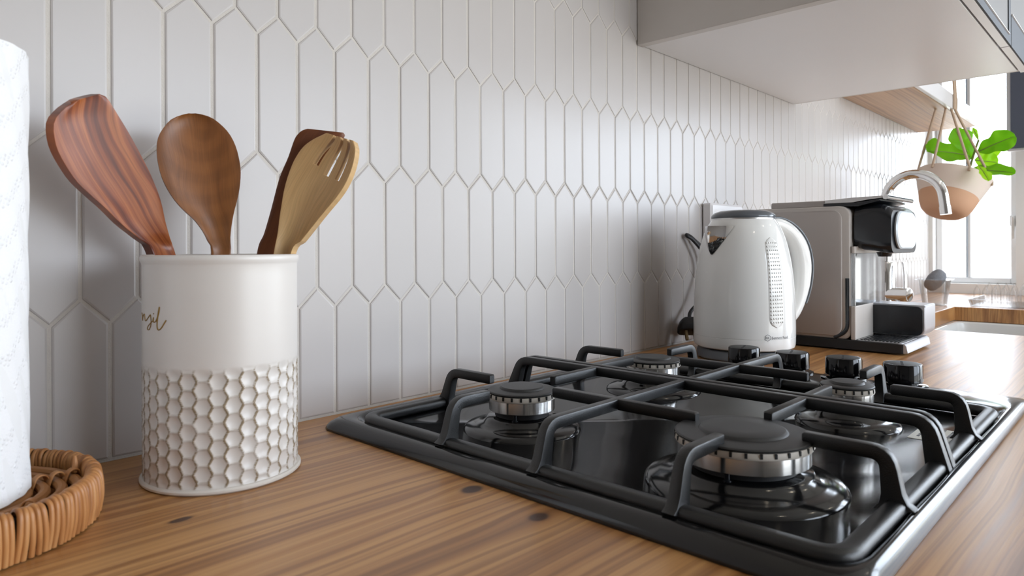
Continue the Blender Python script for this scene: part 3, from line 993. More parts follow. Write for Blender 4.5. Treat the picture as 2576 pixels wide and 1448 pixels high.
UT = {
  'spat1': ((0.2813, -0.9544, -0.1005),
    [(-0.2702, -0.0861, 0.9149), (-0.2829, -0.0728, 0.9706), (-0.2949, -0.0603, 1.0263), (-0.3066, -0.0542, 1.0741), (-0.3161, -0.058, 1.0835), (-0.3315, -0.0637, 1.0951), (-0.3432, -0.0683, 1.1062), (-0.3557, -0.0731, 1.1167), (-0.3651, -0.0768, 1.1256), (-0.373, -0.0804, 1.137), (-0.3781, -0.0829, 1.147), (-0.3801, -0.0845, 1.1559), (-0.3805, -0.0853, 1.1624), (-0.3789, -0.0854, 1.1679), (-0.3732, -0.0845, 1.1755), (-0.3658, -0.083, 1.1823)],
    [(-0.2639, -0.0928, 0.9148), (-0.2734, -0.0828, 0.9705), (-0.2838, -0.0719, 1.0262), (-0.2875, -0.0485, 1.0739), (-0.2921, -0.0511, 1.0852), (-0.2968, -0.0539, 1.0992), (-0.2996, -0.0559, 1.1099), (-0.3032, -0.0581, 1.1204), (-0.3101, -0.0616, 1.135), (-0.3183, -0.0655, 1.149), (-0.3277, -0.0698, 1.1638), (-0.3368, -0.0739, 1.1766), (-0.3412, -0.0758, 1.1826), (-0.3438, -0.077, 1.1863), (-0.3472, -0.0783, 1.1892), (-0.3507, -0.0793, 1.1896)]),
  'spoon': ((-0.3063, -0.9493, 0.0713),
    [(-0.2742, -0.0646, 0.9114), (-0.2725, -0.0664, 0.9682), (-0.27, -0.069, 1.025), (-0.2692, -0.0746, 1.0737), (-0.271, -0.0734, 1.0819), (-0.2748, -0.0715, 1.0914), (-0.2807, -0.0689, 1.1007), (-0.2885, -0.0658, 1.1091), (-0.2954, -0.0628, 1.119), (-0.301, -0.0601, 1.1312), (-0.3039, -0.0582, 1.1434), (-0.3049, -0.057, 1.1557), (-0.3037, -0.0566, 1.1659), (-0.2999, -0.0572, 1.174), (-0.2944, -0.0584, 1.1815), (-0.2876, -0.0603, 1.1857), (-0.2822, -0.0619, 1.1877)],
    [(-0.2677, -0.0714, 0.9113), (-0.2633, -0.076, 0.9681), (-0.2597, -0.0798, 1.025), (-0.2549, -0.0793, 1.0736), (-0.255, -0.0785, 1.0835), (-0.2539, -0.078, 1.0947), (-0.2514, -0.0778, 1.1076), (-0.2484, -0.0779, 1.119), (-0.2463, -0.0778, 1.1304), (-0.2454, -0.0771, 1.1435), (-0.2469, -0.0756, 1.1564), (-0.2492, -0.0742, 1.1652), (-0.2528, -0.0725, 1.1731), (-0.2582, -0.0702, 1.1799), (-0.2651, -0.0676, 1.1855), (-0.2712, -0.0654, 1.1876), (-0.2767, -0.0636, 1.1882)]),
  'spat3': ((-0.4872, -0.8648, -0.1219),
    [(-0.2506, -0.0719, 0.9077), (-0.2461, -0.0766, 0.9658), (-0.2408, -0.0822, 1.0239), (-0.2373, -0.089, 1.0737), (-0.2334, -0.0933, 1.0887), (-0.2297, -0.0982, 1.1083), (-0.2252, -0.1045, 1.135), (-0.2201, -0.1098, 1.1526), (-0.2167, -0.1138, 1.167), (-0.2144, -0.1158, 1.1721), (-0.2116, -0.1178, 1.1753), (-0.2078, -0.1202, 1.177)],
    [(-0.2444, -0.0785, 0.9077), (-0.2373, -0.0859, 0.9657), (-0.2309, -0.0926, 1.0238), (-0.2245, -0.0962, 1.0736), (-0.221, -0.1003, 1.0887), (-0.2143, -0.1069, 1.1085), (-0.2019, -0.1177, 1.1357), (-0.1907, -0.1266, 1.1537), (-0.1827, -0.1332, 1.1686), (-0.1809, -0.1346, 1.1718), (-0.1811, -0.1348, 1.1738), (-0.1822, -0.1343, 1.175)]),
  'spork': ((-0.8372, -0.5387, 0.0941),
    [(-0.255, -0.0963, 0.9136), (-0.249, -0.1026, 0.9695), (-0.2423, -0.1096, 1.0253), (-0.2357, -0.1138, 1.0732), (-0.233, -0.1151, 1.0893), (-0.2315, -0.1154, 1.1015), (-0.2296, -0.116, 1.1146), (-0.2278, -0.1168, 1.1258), (-0.2251, -0.1189, 1.138), (-0.2215, -0.1225, 1.1502), (-0.2168, -0.128, 1.1603), (-0.2117, -0.1349, 1.1662), (-0.208, -0.1401, 1.169), (-0.2052, -0.1441, 1.1711)],
    [(-0.2489, -0.1027, 0.9136), (-0.2407, -0.1113, 0.9694), (-0.2333, -0.1191, 1.0253), (-0.2274, -0.1267, 1.0732), (-0.2222, -0.1332, 1.0826), (-0.2182, -0.138, 1.0901), (-0.213, -0.1443, 1.1), (-0.2082, -0.1503, 1.109), (-0.2033, -0.1563, 1.1179), (-0.1993, -0.1609, 1.1268), (-0.196, -0.1644, 1.1367), (-0.1937, -0.1663, 1.1467), (-0.1923, -0.1667, 1.1568), (-0.1928, -0.1646, 1.1639)]),
}

# ================================================================== utensil tin
KX, KY = -0.2692, -0.0955
RB = 0.0568
t = thing('utensil_canister', (KX, KY, CT), 'cream tin canister with honeycomb base holding the wooden utensils', 'canister')
def tin_mat():
    n = NT('distressed_cream_tin')
    P = n.coord('Position')
    at = n.new('ShaderNodeAttribute'); at.attribute_name = 'ridge'
    no = n.noise(P, 55, 3)
    no2 = n.noise(n.mapping(P, (260, 260, 900)), 1.0, 2)
    patch = n.ramp(no, [(0.30, (0.25, 0.25, 0.25)), (0.55, (1, 1, 1))])
    k = n.math('MULTIPLY', n.math('MULTIPLY', at.outputs['Fac'], patch), n.ramp(no2, [(0.30, (0.35, 0.35, 0.35)), (0.6, (1, 1, 1))]))
    k = n.math('MINIMUM', n.math('MULTIPLY', k, 2.0), 0.88)
    c = n.mix(k, srgb(222, 216, 210), srgb(134, 112, 78))
    n.set(color=c, rough=0.33)
    return n.m
M['tin'] = tin_mat()
NCOL = 34
def hexfield(a, z):
    """distance-based dimple profile on a staggered grid; returns (dimple 0..1, ridge 0..1)"""
    pz = 0.0121
    ca = 2 * PI / NCOL
    best = 9; sec = 9; bc = 0; sc_ = 0
    u = a / ca
    c0 = math.floor(u)
    for c in (c0 - 1, c0, c0 + 1, c0 + 2):
        off = 0.5 * (c % 2)
        zz = (z - 0.9025) / pz - off
        r0 = round(zz)
        for r_ in (r0 - 1, r0, r0 + 1):
            dx = (u - c) * (2 * PI * RB / NCOL)
            dz = (zz - r_) * pz
            # hex-like metric
            d = math.hypot(dx * 1.0, dz * 0.95)
            if d < best: sec = best; sc_ = bc; best = d; bc = c
            elif d < sec: sec = d; sc_ = c
    edge = (sec - best) / 0.0058
    dim = max(0.0, min(1.0, edge))
    return dim, max(0.0, 1 - (best / 0.0066) ** 2) * min(1.0, dim / 0.12), (0.30 if bc == sc_ else 1.0)
mb = MB()
NA, NZ = 544, 96
z0, z1 = CT + 0.0035, CT + 0.0915
ridge = []
rows_ = []
zs = [z0 + (z1 - z0) * k / NZ for k in range(NZ + 1)] + [CT + 0.10, CT + 0.12, CT + 0.14, CT + 0.158, CT + 0.1645]
for z in zs:
    L = []
    for k in range(NA):
        a = 2 * PI * k / NA
        if z <= z1:
            d, bw, rw = hexfield(a, z)
            fade = max(0.0, min(1.0, (z1 - 0.001 - z) / 0.006)) * max(0.0, min(1.0, (z - z0) / 0.003))
            r = RB + 0.0003 * fade - 0.0019 * bw * fade
            ridge.append(max(0.0, 1 - d / 0.40) ** 0.8 * fade * rw)
        else:
            r = RB; ridge.append(0.0)
        L.append((KX + r * math.cos(a), KY + r * math.sin(a), z))
    rows_.append(L)
# rolled top rim and inner wall
for (r, z) in ((RB + 0.0004, CT + 0.1660), (RB + 0.0014, CT + 0.1680), (RB + 0.0014, CT + 0.1706), (RB + 0.0004, CT + 0.1722), (RB - 0.0012, CT + 0.1720), (RB - 0.0016, CT + 0.169), (RB - 0.0016, CT + 0.006)):
    rows_.append([(KX + r * math.cos(2 * PI * k / NA), KY + r * math.sin(2 * PI * k / NA), z) for k in range(NA)])
    ridge += [0.0] * NA
mb.loops(rows_, cap0=True, cap1=True)
body = build(mb, 'body', M['tin'], t, angle=80)
at = body.data.attributes.new('ridge', 'FLOAT', 'POINT')
at.data.foreach_set('value', ridge)
mb = MB(); mb.lathe([(0, CT + 0.0002), (0.0580, CT + 0.0002), (0.0592, CT + 0.0014), (0.0592, CT + 0.0028), (0.0582, CT + 0.0040), (RB - 0.001, CT + 0.0042)], (KX, KY, 0), 96)
build(mb, 'base_flange', M['cream'], t)
STROKES = [
[(2.9654, 1.02894), (3.0018, 1.02663), (3.0116, 1.02361), (3.037, 1.02648), (3.0753, 1.02829), (3.1079, 1.02829), (3.1207, 1.02591), (3.1392, 1.02386), (3.1795, 1.02432)],
[(3.1795, 1.02444), (3.2397, 1.02683), (3.2839, 1.0286), (3.2961, 1.02744), (3.3057, 1.02417), (3.2952, 1.02083), (3.2609, 1.01812), (3.2265, 1.0175), (3.2071, 1.01826), (3.2269, 1.02015), (3.2893, 1.02261), (3.3424, 1.02429)],
[(3.3424, 1.02429), (3.361, 1.02703), (3.3571, 1.02493), (3.3677, 1.02352), (3.409, 1.0243)], [(3.3595, 1.02994), (3.3649, 1.0294)],
[(3.409, 1.0243), (3.4448, 1.02755), (3.4684, 1.03117), (3.4778, 1.03488), (3.4639, 1.03206), (3.4432, 1.02665), (3.4331, 1.02156), (3.4439, 1.01886), (3.4686, 1.01821), (3.5129, 1.01987), (3.5578, 1.02305), (3.5913, 1.02547)]]
m = MB()
for si, st_ in enumerate(STROKES):
    P3 = [Vector((KX + (RB + 0.0001) * math.cos(a), KY + (RB + 0.0001) * math.sin(a), z)) for a, z in st_]
    q = spline(P3, 6) if len(P3) > 2 else P3
    m.tube(q, 0.00042 if si < 4 else 0.0005, 6)
lt = build(m, 'script_lettering', M['gold'], t, label='gold handwritten lettering')

# ================================================================== wooden utensils
def uplate(name, key, mat, label, cat, ncol=12, thick=0.008, dish=0.0, d0=0.5, keep=None, tprof=None, crown=0.0, nrow=64, hole=None):
    n, L, R = UT[key]
    n = Vector(n).normalized()
    def resample(P, N):
        Q = spline(P, 10)
        ln = [0.0]
        for i in range(1, len(Q)): ln.append(ln[-1] + (Q[i] - Q[i - 1]).length)
        out = []
        for k in range(N + 1):
            s = ln[-1] * k / N
            j = 0
            while j < len(ln) - 2 and ln[j + 1] < s: j += 1
            f = (s - ln[j]) / max(1e-9, ln[j + 1] - ln[j])
            out.append(Q[j].lerp(Q[j + 1], f))
        return out
    LL = resample(L, nrow); RR = resample(R, nrow)
    F = []; B = []; UVs = []
    length = 0.0
    prev = None
    for j in range(nrow + 1):
        tpar = j / nrow
        mid = (LL[j] + RR[j]) / 2
        if prev is not None: length += (mid - prev).length
        prev = mid
        w = (RR[j] - LL[j]).length
        th = thick * (tprof(tpar) if tprof else 1.0)
        rf, rb = [], []
        for c in range(ncol + 1):
            s = c / ncol
            p = LL[j].lerp(RR[j], s)
            prof_ = 4 * s * (1 - s)
            dd = dish * prof_ * max(0.0, min(1.0, (tpar - d0) / 0.12)) * max(0.0, min(1.0, (1.02 - tpar) / 0.08))
            rnd = 0.0010 * (1 - prof_) ** 6
            rf.append(p - n * (dd + rnd))
            rb.append(p - n * (max(th, dd + 0.0035) - rnd * 1.2 + crown * prof_))
            UVs.append(((s - 0.5) * w, length))
        F.append(rf); B.append(rb)
    mb = MB()
    nc = ncol + 1
    for rf in F: mb.v += rf
    off = len(mb.v)
    for rb in B: mb.v += rb
    def K(j, c): return 0 <= j < nrow and 0 <= c < ncol and (keep is None or keep((j + 0.5) / nrow, (c + 0.5) / ncol))
    for j in range(nrow):
        for c in range(ncol):
            if not K(j, c): continue
            a, b, d, e_ = j * nc + c, j * nc + c + 1, (j + 1) * nc + c + 1, (j + 1) * nc + c
            mb.f.append((a, b, d, e_))
            mb.f.append((a + off, e_ + off, d + off, b + off))
            for (dj, dc, p, q) in ((-1, 0, a, b), (1, 0, d, e_), (0, -1, e_, a), (0, 1, b, d)):
                if not K(j + dj, c + dc): mb.f.append((p, p + off, q + off, q))
    base = sum((p for p in F[0]), Vector()) / nc
    base = Vector((base.x, base.y, min(p.z for p in F[0] + B[0])))
    me = bpy.data.meshes.new(name)
    me.from_pydata([p - base for p in mb.v], [], mb.f)
    bm = bmesh.new(); bm.from_mesh(me)
    uvl = bm.loops.layers.uv.new('UVMap')
    full = UVs + UVs
    bm.verts.ensure_lookup_table()
    for f_ in bm.faces:
        for lp in f_.loops: lp[uvl].uv = full[lp.vert.index]
    bmesh.ops.delete(bm, geom=[v for v in bm.verts if not v.link_faces], context='VERTS')
    bmesh.ops.recalc_face_normals(bm, faces=bm.faces)
    bm.to_mesh(me); bm.free()
    me.shade_smooth(); me.set_sharp_from_angle(angle=math.radians(48))
    o = link(name, me, mat, None, base)
    md = o.modifiers.new('bevel', 'BEVEL'); md.width = 0.0013; md.segments = 2; md.limit_method = 'ANGLE'; md.angle_limit = math.radians(48)
    tag(o, label, cat, 'wooden utensils in the tin')
    return o
sp1 = uplate('wooden_spatula', 'spat1', M['acacia'], 'red brown acacia spatula with pale edge leaning out left', 'spatula', 14, 0.012, 0.0030, 0.42, crown=0.002)
sp2 = uplate('wooden_spoon', 'spoon', M['acacia2'], 'brown wooden spoon with round bowl standing in the middle', 'spoon', 16, 0.007, 0.0045, 0.50, crown=0.003)
sp3 = uplate('wooden_spatula', 'spat3', M['acacia3'], 'dark spatula with small hole behind the pale spork', 'spatula', 14, 0.006, 0.0, 0.5,
             keep=lambda tt, s: (((tt - 0.905) / 0.012) ** 2 + ((s - 0.30) / 0.05) ** 2) > 1.0, nrow=110)
def tines(tt, s):
    if tt < 0.865: return True
    for c_, w_ in ((0.33, 0.050), (0.57, 0.050), (0.795, 0.050)):
        lo = 0.868 if c_ > 0.4 else 0.885
        if abs(s - c_) < w_ and tt > lo: return False
    return True
sp4 = uplate('wooden_spork', 'spork', M['palewood'], 'pale wooden spork with four tines leaning out right', 'spork', 40, 0.0105, 0.0065, 0.46, keep=tines, crown=0.002, nrow=110)

# ================================================================== rattan tray and paper towel
TX, TY, TR = -0.4440, -0.0915, 0.0865
t = thing('rattan_tray', (TX, TY, CT), 'round woven rattan tray with wrapped rim under the paper towel', 'tray')
m = MB(); m.lathe([(0, CT + 0.0005), (TR - 0.004, CT + 0.0005), (TR - 0.004, CT + 0.004), (0, CT + 0.004)], (TX, TY, 0), 64)
build(m, 'base', M['rattan'], t)
m = MB(); m.lathe([(TR - 0.0075, CT + 0.004), (TR - 0.003, CT + 0.004), (TR - 0.003, CT + 0.025), (TR - 0.0075, CT + 0.025)], (TX, TY, 0), 96, close=True)
build(m, 'rim_core', M['slot'], t)
# wrapped strips over the rim
NS = 150
strips = []
for v_ in range(5):
    m = MB()
    w = TR * 2 * PI / NS * (0.94 + 0.10 * random.random())
    pr0 = [(TR - 0.0085, 0.008), (TR - 0.0090, 0.022), (TR - 0.0075, 0.0275), (TR - 0.0042, 0.0292), (TR - 0.0012, 0.0272), (TR + 0.0002, 0.022), (TR + 0.0006, 0.012), (TR - 0.0010, 0.0012)]
    q = spline([(r, 0, z) for r, z in pr0], 4)
    sl = random.uniform(-0.0016, 0.0016)
    n_ = len(q)
    loops = []
    for i, p in enumerate(q):
        d = (q[min(i + 1, n_ - 1)] - q[max(i - 1, 0)]).normalized()
        nr = Vector((d.z, 0, -d.x))
        y = sl * (p.z - 0.017) / 0.017
        L = []
        for (s_, h_) in ((-0.5, -0.0006), (-0.42, 0.0004), (-0.18, 0.0010), (0.18, 0.0010), (0.42, 0.0004), (0.5, -0.0006)):
            L.append(p - nr * h_ + Vector((0, s_ * w + y, 0)))
        loops.append(L)
    m.loops(loops, False, False, closed=False)
    me = m.mesh('rim_strip', angle=60)
    me.materials.append(M['strip'])
    strips.append(me)
for k in range(NS):
    a = 2 * PI * (k + random.uniform(-0.12, 0.12)) / NS
    o = bpy.data.objects.new('rim_strip', strips[random.randrange(5)])
    COL.objects.link(o)
    o.parent = t
    o.rotation_euler = (0, 0, a)
    o.scale = (1 + random.uniform(-0.006, 0.006), random.uniform(0.86, 1.08), random.uniform(0.97, 1.02))
# nested rattan rods with a hairpin towards the right
dirh = math.radians(-26)
def TL(x, y, z):
    c, s = math.cos(dirh), math.sin(dirh)
    return Vector((TX + x * c - y * s, TY + x * s + y * c, CT + z))
for k in range(7):
    R_ = 0.0715 - k * 0.0093
    pts = []
    for q in range(0, 25):
        a = PI * (0.98 - 1.96 * q / 24)
        # egg-shaped rings, sharper towards the right
        x = R_ * math.cos(a) * (1.0 + 0.04 * math.cos(a)); y = R_ * math.sin(a) * (0.97 - 0.10 * max(0, math.cos(a)))
        pts.append(TL(x, y, 0.0175 if k > 0 else 0.0185))
    m = MB(); m.tube(spline(pts, 3), 0.0036, 10)
    build(m, 'rattan_rod', M['rattan'], t)
# ties woven across the rods along two spokes
for (ang, off) in ((0.50, 0.0), (-0.52, 0.0)):
    for k in range(7):
        R_ = 0.0715 - k * 0.0093
        c = TL(R_ * math.cos(ang) * 1.035, R_ * math.sin(ang) * 0.885, 0.0195)
        if math.hypot(c.x + 0.4625, c.y + 0.0872) < 0.071: continue
        rad = (c - TL(0, 0, 0.0195)).normalized()
        tan = Vector((-rad.y, rad.x, 0))
        pts = [c - rad * 0.0062 - tan * 0.0022 + Vector((0, 0, -0.0035)), c - rad * 0.003 - tan * 0.001 + Vector((0, 0, 0.0042)), c + rad * 0.002 + Vector((0, 0, 0.0052)), c + rad * 0.0058 + tan * 0.0022 + Vector((0, 0, -0.003))]
        m = MB(); m.sweep(spline(pts, 4), (0.0050, 0.0011), rr=0.4)
        build(m, 'rattan_tie', M['strip'], t)
c = TL(0.0715 * math.cos(0.50) * 1.05, 0.0715 * math.sin(0.50) * 0.9, 0.022)
m = MB(); m.tube([c, c + Vector((0.001, 0.002, 0.006)), c + Vector((0.0005, 0.001, 0.012))], [0.0022, 0.002, 0.0012], 7)
build(m, 'rattan_tie', M['strip'], t)

PX, PY, PR = -0.4625, -0.0872, 0.0655
t = thing('paper_towel_roll', (PX, PY, CT + 0.0215), 'white embossed paper towel roll standing on the rattan tray', 'paper towel')
z0, z1 = CT + 0.0222, 1.2025
NP_, NR_ = 160, 60
mb = MB()
uvs = []
for j in range(NR_ + 1):
    z = z0 + (z1 - z0) * j / NR_
    for k in range(NP_ + 1):
        a = 2 * PI * k / NP_
        r = PR + 0.0007 * math.sin(a * 5 + z * 40) * math.sin(z * 60 + a) + 0.0004 * math.sin(a * 23 + z * 130)
        mb.v.append(Vector((PX + r * math.cos(a), PY + r * math.sin(a), z)))
        uvs.append((PR * a, z))
for j in range(NR_):
    for k in range(NP_):
        a = j * (NP_ + 1) + k
        mb.f.append((a, a + 1, a + NP_ + 2, a + NP_ + 1))
org = t.location
me = bpy.data.meshes.new('outer_sheet'); me.from_pydata([p - org for p in mb.v], [], mb.f)
ul = me.uv_layers.new(name='UVMap')
for lp in me.loops: ul.data[lp.index].uv = uvs[lp.vertex_index]
me.shade_smooth()
link('outer_sheet', me, M['paper'], t)
M['paperend'] = simple('paper_roll_end', srgb(240, 240, 240), 0.9, var=0.06, vs=80)
m = MB(); m.lathe([(0.021, z0 + 0.0005), (PR - 0.0004, z0 + 0.0005), (PR - 0.0004, z1 - 0.0008), (PR - 0.004, z1 - 0.0002), (0.021, z1 - 0.0004)], (PX, PY, 0), 80, close=True)
build(m, 'paper_core', M['paperend'], t)
m = MB(); m.lathe([(0.0195, z0), (0.0209, z0), (0.0209, z1), (0.0195, z1)], (PX, PY, 0), 40, close=True)
build(m, 'cardboard_tube', simple('cardboard', srgb(170, 134, 96), 0.9), t)

# ================================================================== electric kettle
QX, QY = 0.5425, -0.1534
KS = 0.945
t = thing('kettle_base', (QX, QY, CT), 'grey round power base under the white kettle', 'kettle base')
m = MB(); m.lathe([(0, CT + 0.0005), (0.0715, CT + 0.0005), (0.0735, CT + 0.003), (0.0725, CT + 0.013), (0.070, CT + 0.0165), (0, CT + 0.0165)], (QX, QY, 0), 64)
build(m, 'disc', M['greylid'], t)
m = MB(); m.lathe([(0, CT + 0.0165), (0.016, CT + 0.0165), (0.014, CT + 0.0188), (0, CT + 0.0188)], (QX, QY, 0), 24)
build(m, 'connector', M['blackmatt'], t)
kt = thing('electric_kettle', (QX, QY, CT + 0.019), 'glossy white electric kettle with grey lid and chrome spout', 'kettle')
kp = [(0.0785, 0.9190), (0.0808, 0.9205), (0.0818, 0.9240), (0.0822, 0.9300), (0.0823, 0.9365)]
body_prof = [(0.0823, 0.9374), (0.08235, 0.945), (0.0823, 0.957), (0.0819, 0.972), (0.0814, 0.987), (0.0806, 1.005), (0.0795, 1.021), (0.0782, 1.035), (0.0765, 1.048), (0.0745, 1.060), (0.0722, 1.071), (0.0690, 1.083), (0.0650, 1.095), (0.0600, 1.106), (0.0555, 1.1135), (0.0518, 1.1190)]
def rk(z):
    for (r0, a), (r1, b) in zip(body_prof[:-1], body_prof[1:]):
        if a <= z <= b: return (r0 + (r1 - r0) * (z - a) / (b - a)) * KS
    return body_prof[-1][0] * KS
m = MB()
m.lathe([(0, 0.9192)] + [(r * KS, z) for r, z in kp] + [(0.0819 * KS, 0.9370)], (QX, QY, 0), 96)
build(m, 'bottom_ring', M['kettle'], kt, angle=30)
m = MB()
prof_s = spline([(r * KS, 0, z) for r, z in body_prof], 3)
m.lathe([(0.0819 * KS, 0.9371)] + [(p.x, p.z) for p in prof_s] + [(0, 1.1195)], (QX, QY, 0), 128)
build(m, 'body', M['kettle'], kt, angle=30)
m = MB(); m.lathe([(0.045, 1.1190), (0.0505 * KS + 0.001, 1.1190), (0.0505 * KS + 0.001, 1.1215), (0.045, 1.1215)], (QX, QY, 0), 64, close=True)
build(m, 'lid_ring', M['brushed'], kt)
m = MB(); m.lathe([(0, 1.1212), (0.0488, 1.1212), (0.0497, 1.1230), (0.0488, 1.1262), (0.0445, 1.1305), (0.036, 1.1333), (0.024, 1.1345), (0, 1.1348)], (QX, QY, 0), 64)
build(m, 'lid', M['greylid'], kt, angle=50)
# spout: a chrome wedge proud of the body
sd = math.radians(163)
def on(a, z, k=0.0008): 
    r = rk(z) + k
    return Vector((QX + r * math.cos(a), QY + r * math.sin(a), z))
zt_, zb_ = 1.1085, 1.0645
T1, T2 = on(sd - 0.42, zt_), on(sd + 0.42, zt_)
Tp = Vector((QX + (rk(zt_) + 0.021) * math.cos(sd), QY + (rk(zt_) + 0.021) * math.sin(sd), zt_ + 0.001))
Bt = on(sd, zb_, 0.002)
m = MB()
rows_ = []
for k in range(13):
    f = k / 12
    z = zt_ + (zb_ - zt_) * f
    hw_ = 0.47 * (1 - f) ** 0.9 + 0.03
    pr_out = (0.0205 * (1 - f) ** 0.75 + 0.0012)
    L = []
    for q in range(9):
        s_ = -1 + 2 * q / 8
        a = sd + s_ * hw_
        ext = pr_out * (1 - abs(s_)) ** 0.85
        r = rk(z) + 0.0009 + ext
        L.append(Vector((QX + r * math.cos(a), QY + r * math.sin(a), z)))
    rows_.append(L)
m.loops(rows_, False, False, closed=False)
m.f.append(tuple(range(9)))
build(m, 'spout', M['chrome'], kt, angle=40)
# handle
hd = math.radians(-32.5)
H = lambda r, z, s=0.0: Vector((QX + r * math.cos(hd) - s * math.sin(hd), QY + r * math.sin(hd) + s * math.cos(hd), z))
pts = spline([H(0.040, 1.1135), H(0.062, 1.1130), H(0.084, 1.100), H(0.1005, 1.078), H(0.1075, 1.050), H(0.1065, 1.020), H(0.100, 0.992), H(0.089, 0.968), H(0.0765, 0.955)], 6)
n = len(pts)
m = MB(); m.sweep(pts, [(0.026, 0.014 + 0.016 * math.sin(PI * min(1, i / (n - 1) * 1.02))) for i in range(n)], side=(-math.sin(hd), math.cos(hd), 0), rr=0.46, seg=5)
build(m, 'handle', M['kettle'], kt, angle=50)
po = []
for i in range(0, int(n * 0.78)):
    tt = (pts[min(i + 1, n - 1)] - pts[max(i - 1, 0)]).normalized()
    nrm = Vector((-math.sin(hd), math.cos(hd), 0)).cross(tt)
    nrm = nrm if nrm.dot(Vector((math.cos(hd), math.sin(hd), 0.6))) > 0 else -nrm
    po.append(pts[i] + nrm * ((0.014 + 0.016 * math.sin(PI * min(1, i / (n - 1) * 1.02))) / 2 - 0.0006))
m = MB(); m.sweep(po, (0.020, 0.004), side=(-math.sin(hd), math.cos(hd), 0), rr=0.4)
build(m, 'handle_trim', M['greylid'], kt, angle=50)
# dotted grip window on the flank
pa = math.radians(-117.5)
def panel_pt(s, z, k): 
    return on(pa + s, z, k)
m = MB()
zc1, zc2, hwid = 0.9545, 1.0905, 0.20
zr_ = 0.016
rows_ = []
NZp = 40
for j in range(NZp + 1):
    z = zc1 + (zc2 - zc1) * j / NZp
    e_ = min(z - zc1, zc2 - z)
    w_ = hwid * math.sqrt(max(0.0004, 1 - max(0.0, 1 - e_ / zr_) ** 2))
    rows_.append([panel_pt(-w_ + 2 * w_ * q / 12, z, -0.0010 + 0.0022 * (1 - (abs(-1 + 2 * q / 12)) ** 6)) for q in range(13)])
m.loops(rows_, False, False, closed=False)
gp = build(m, 'grip_panel', M['kettle'], kt, angle=50)
m = MB()
for j in range(22):
    z = zc1 + 0.0085 + (zc2 - zc1 - 0.017) * j / 21
    e_ = min(z - zc1, zc2 - z)
    w_ = hwid * math.sqrt(max(0.0, 1 - max(0.0, 1 - e_ / zr_) ** 2)) - 0.028
    for q in range(6):
        s_ = (-1 + 2 * q / 5) * 0.128
        if abs(s_) > w_: continue
        c = panel_pt(s_, z, 0.0011)
        nr = Vector((math.cos(pa + s_), math.sin(pa + s_), 0)); tn = Vector((-nr.y, nr.x, 0)); up = Vector((0, 0, 1))
        L0 = []; L1 = []; L2 = []
        for a_ in range(8):
            ca, sa = math.cos(2 * PI * a_ / 8), math.sin(2 * PI * a_ / 8)
            L0.append(c + (tn * ca + up * sa) * 0.0015); L1.append(c + (tn * ca + up * sa) * 0.0012 + nr * 0.0007); L2.append(c + (tn * ca + up * sa) * 0.0005 + nr * 0.0010)
        m.loops([L0, L1, L2], False, True)
dg = build(m, 'grip_dots', M['kettle'], gp, angle=80)
dg['kind'] = 'stuff'
# printed maker's name with hexagonal emblem
def text_mesh(body, size):
    cu = bpy.data.curves.new('lettering', 'FONT')
    cu.body = body
    cu.size = size
    cu.resolution_u = 3
    ob = bpy.data.objects.new('lettering', cu)
    COL.objects.link(ob)
    dg_ = bpy.context.evaluated_depsgraph_get()
    dg_.update()
    me = bpy.data.meshes.new_from_object(ob.evaluated_get(dg_))
    vs = [v.co.copy() for v in me.vertices]; fs = [tuple(p.vertices) for p in me.polygons]
    bpy.data.objects.remove(ob); bpy.data.curves.remove(cu); bpy.data.meshes.remove(me)
    return vs, fs
m = MB()
vs, fs = text_mesh('Bennett Read', 0.0062)
x0 = min(v.x for v in vs); x1 = max(v.x for v in vs)
rr_ = 0.0823 * KS
a_l, a_r, zt0 = math.radians(-124.5), math.radians(-101.5), 0.9378
def wrap(x, y, fx0, fx1, aa, ab, z, k=0.00018):
    a = aa + (ab - aa) * (x - fx0) / (fx1 - fx0)
    r = rr_ + k
    return Vector((QX + r * math.cos(a), QY + r * math.sin(a), z + y))
m.add([wrap(v.x, v.y, x0, x1, a_l, a_r, zt0) for v in vs], fs)
def ring(cx, cz, ro, ri, nn, rot):
    L0 = []; L1 = []
    for k in range(nn):
        a = rot + 2 * PI * k / nn
        for (L, r) in ((L0, ro), (L1, ri)):
            da = cx + (r * math.cos(a)) / rr_
            L.append(Vector((QX + (rr_ + 0.0002) * math.cos(da), QY + (rr_ + 0.0002) * math.sin(da), cz + r * math.sin(a))))
    m.loops([L0, L1], False, False)
ring(math.radians(-129.3), 0.9402, 0.0052, 0.0045, 6, PI / 2)
vs, fs = text_mesh('BR', 0.0052)
x0 = min(v.x for v in vs); x1 = max(v.x for v in vs)
m.add([wrap(v.x, v.y, x0, x1, math.radians(-131.6), math.radians(-127.0), 0.9384) for v in vs], fs)
build(m, 'brand_print', M['ink'], kt, smooth=False)

# ================================================================== coffee machine
ct = thing('coffee_machine', (0.81, -0.20, CT), 'taupe capsule coffee machine with black head and clear tank', 'coffee machine')
MX0, MX1 = 0.7209, 0.900
m = MB(); prism(m, rrect(0.7209, 0.872, -0.340, -0.075, 0.006), 'z', CT + 0.0022, CT + 0.0180, 0.0008)
m.lathe([(0, CT), (0.010, CT), (0.010, CT + 0.0024), (0, CT + 0.0024)], (0.745, -0.31, 0), 16); m.lathe([(0, CT), (0.010, CT), (0.010, CT + 0.0024), (0, CT + 0.0024)], (0.85, -0.10, 0), 16)
m.lathe([(0, CT), (0.010, CT), (0.010, CT + 0.0024), (0, CT + 0.0024)], (0.745, -0.10, 0), 16); m.lathe([(0, CT), (0.010, CT), (0.010, CT + 0.0024), (0, CT + 0.0024)], (0.85, -0.31, 0), 16)
build(m, 'base', M['blackmatt'], ct)
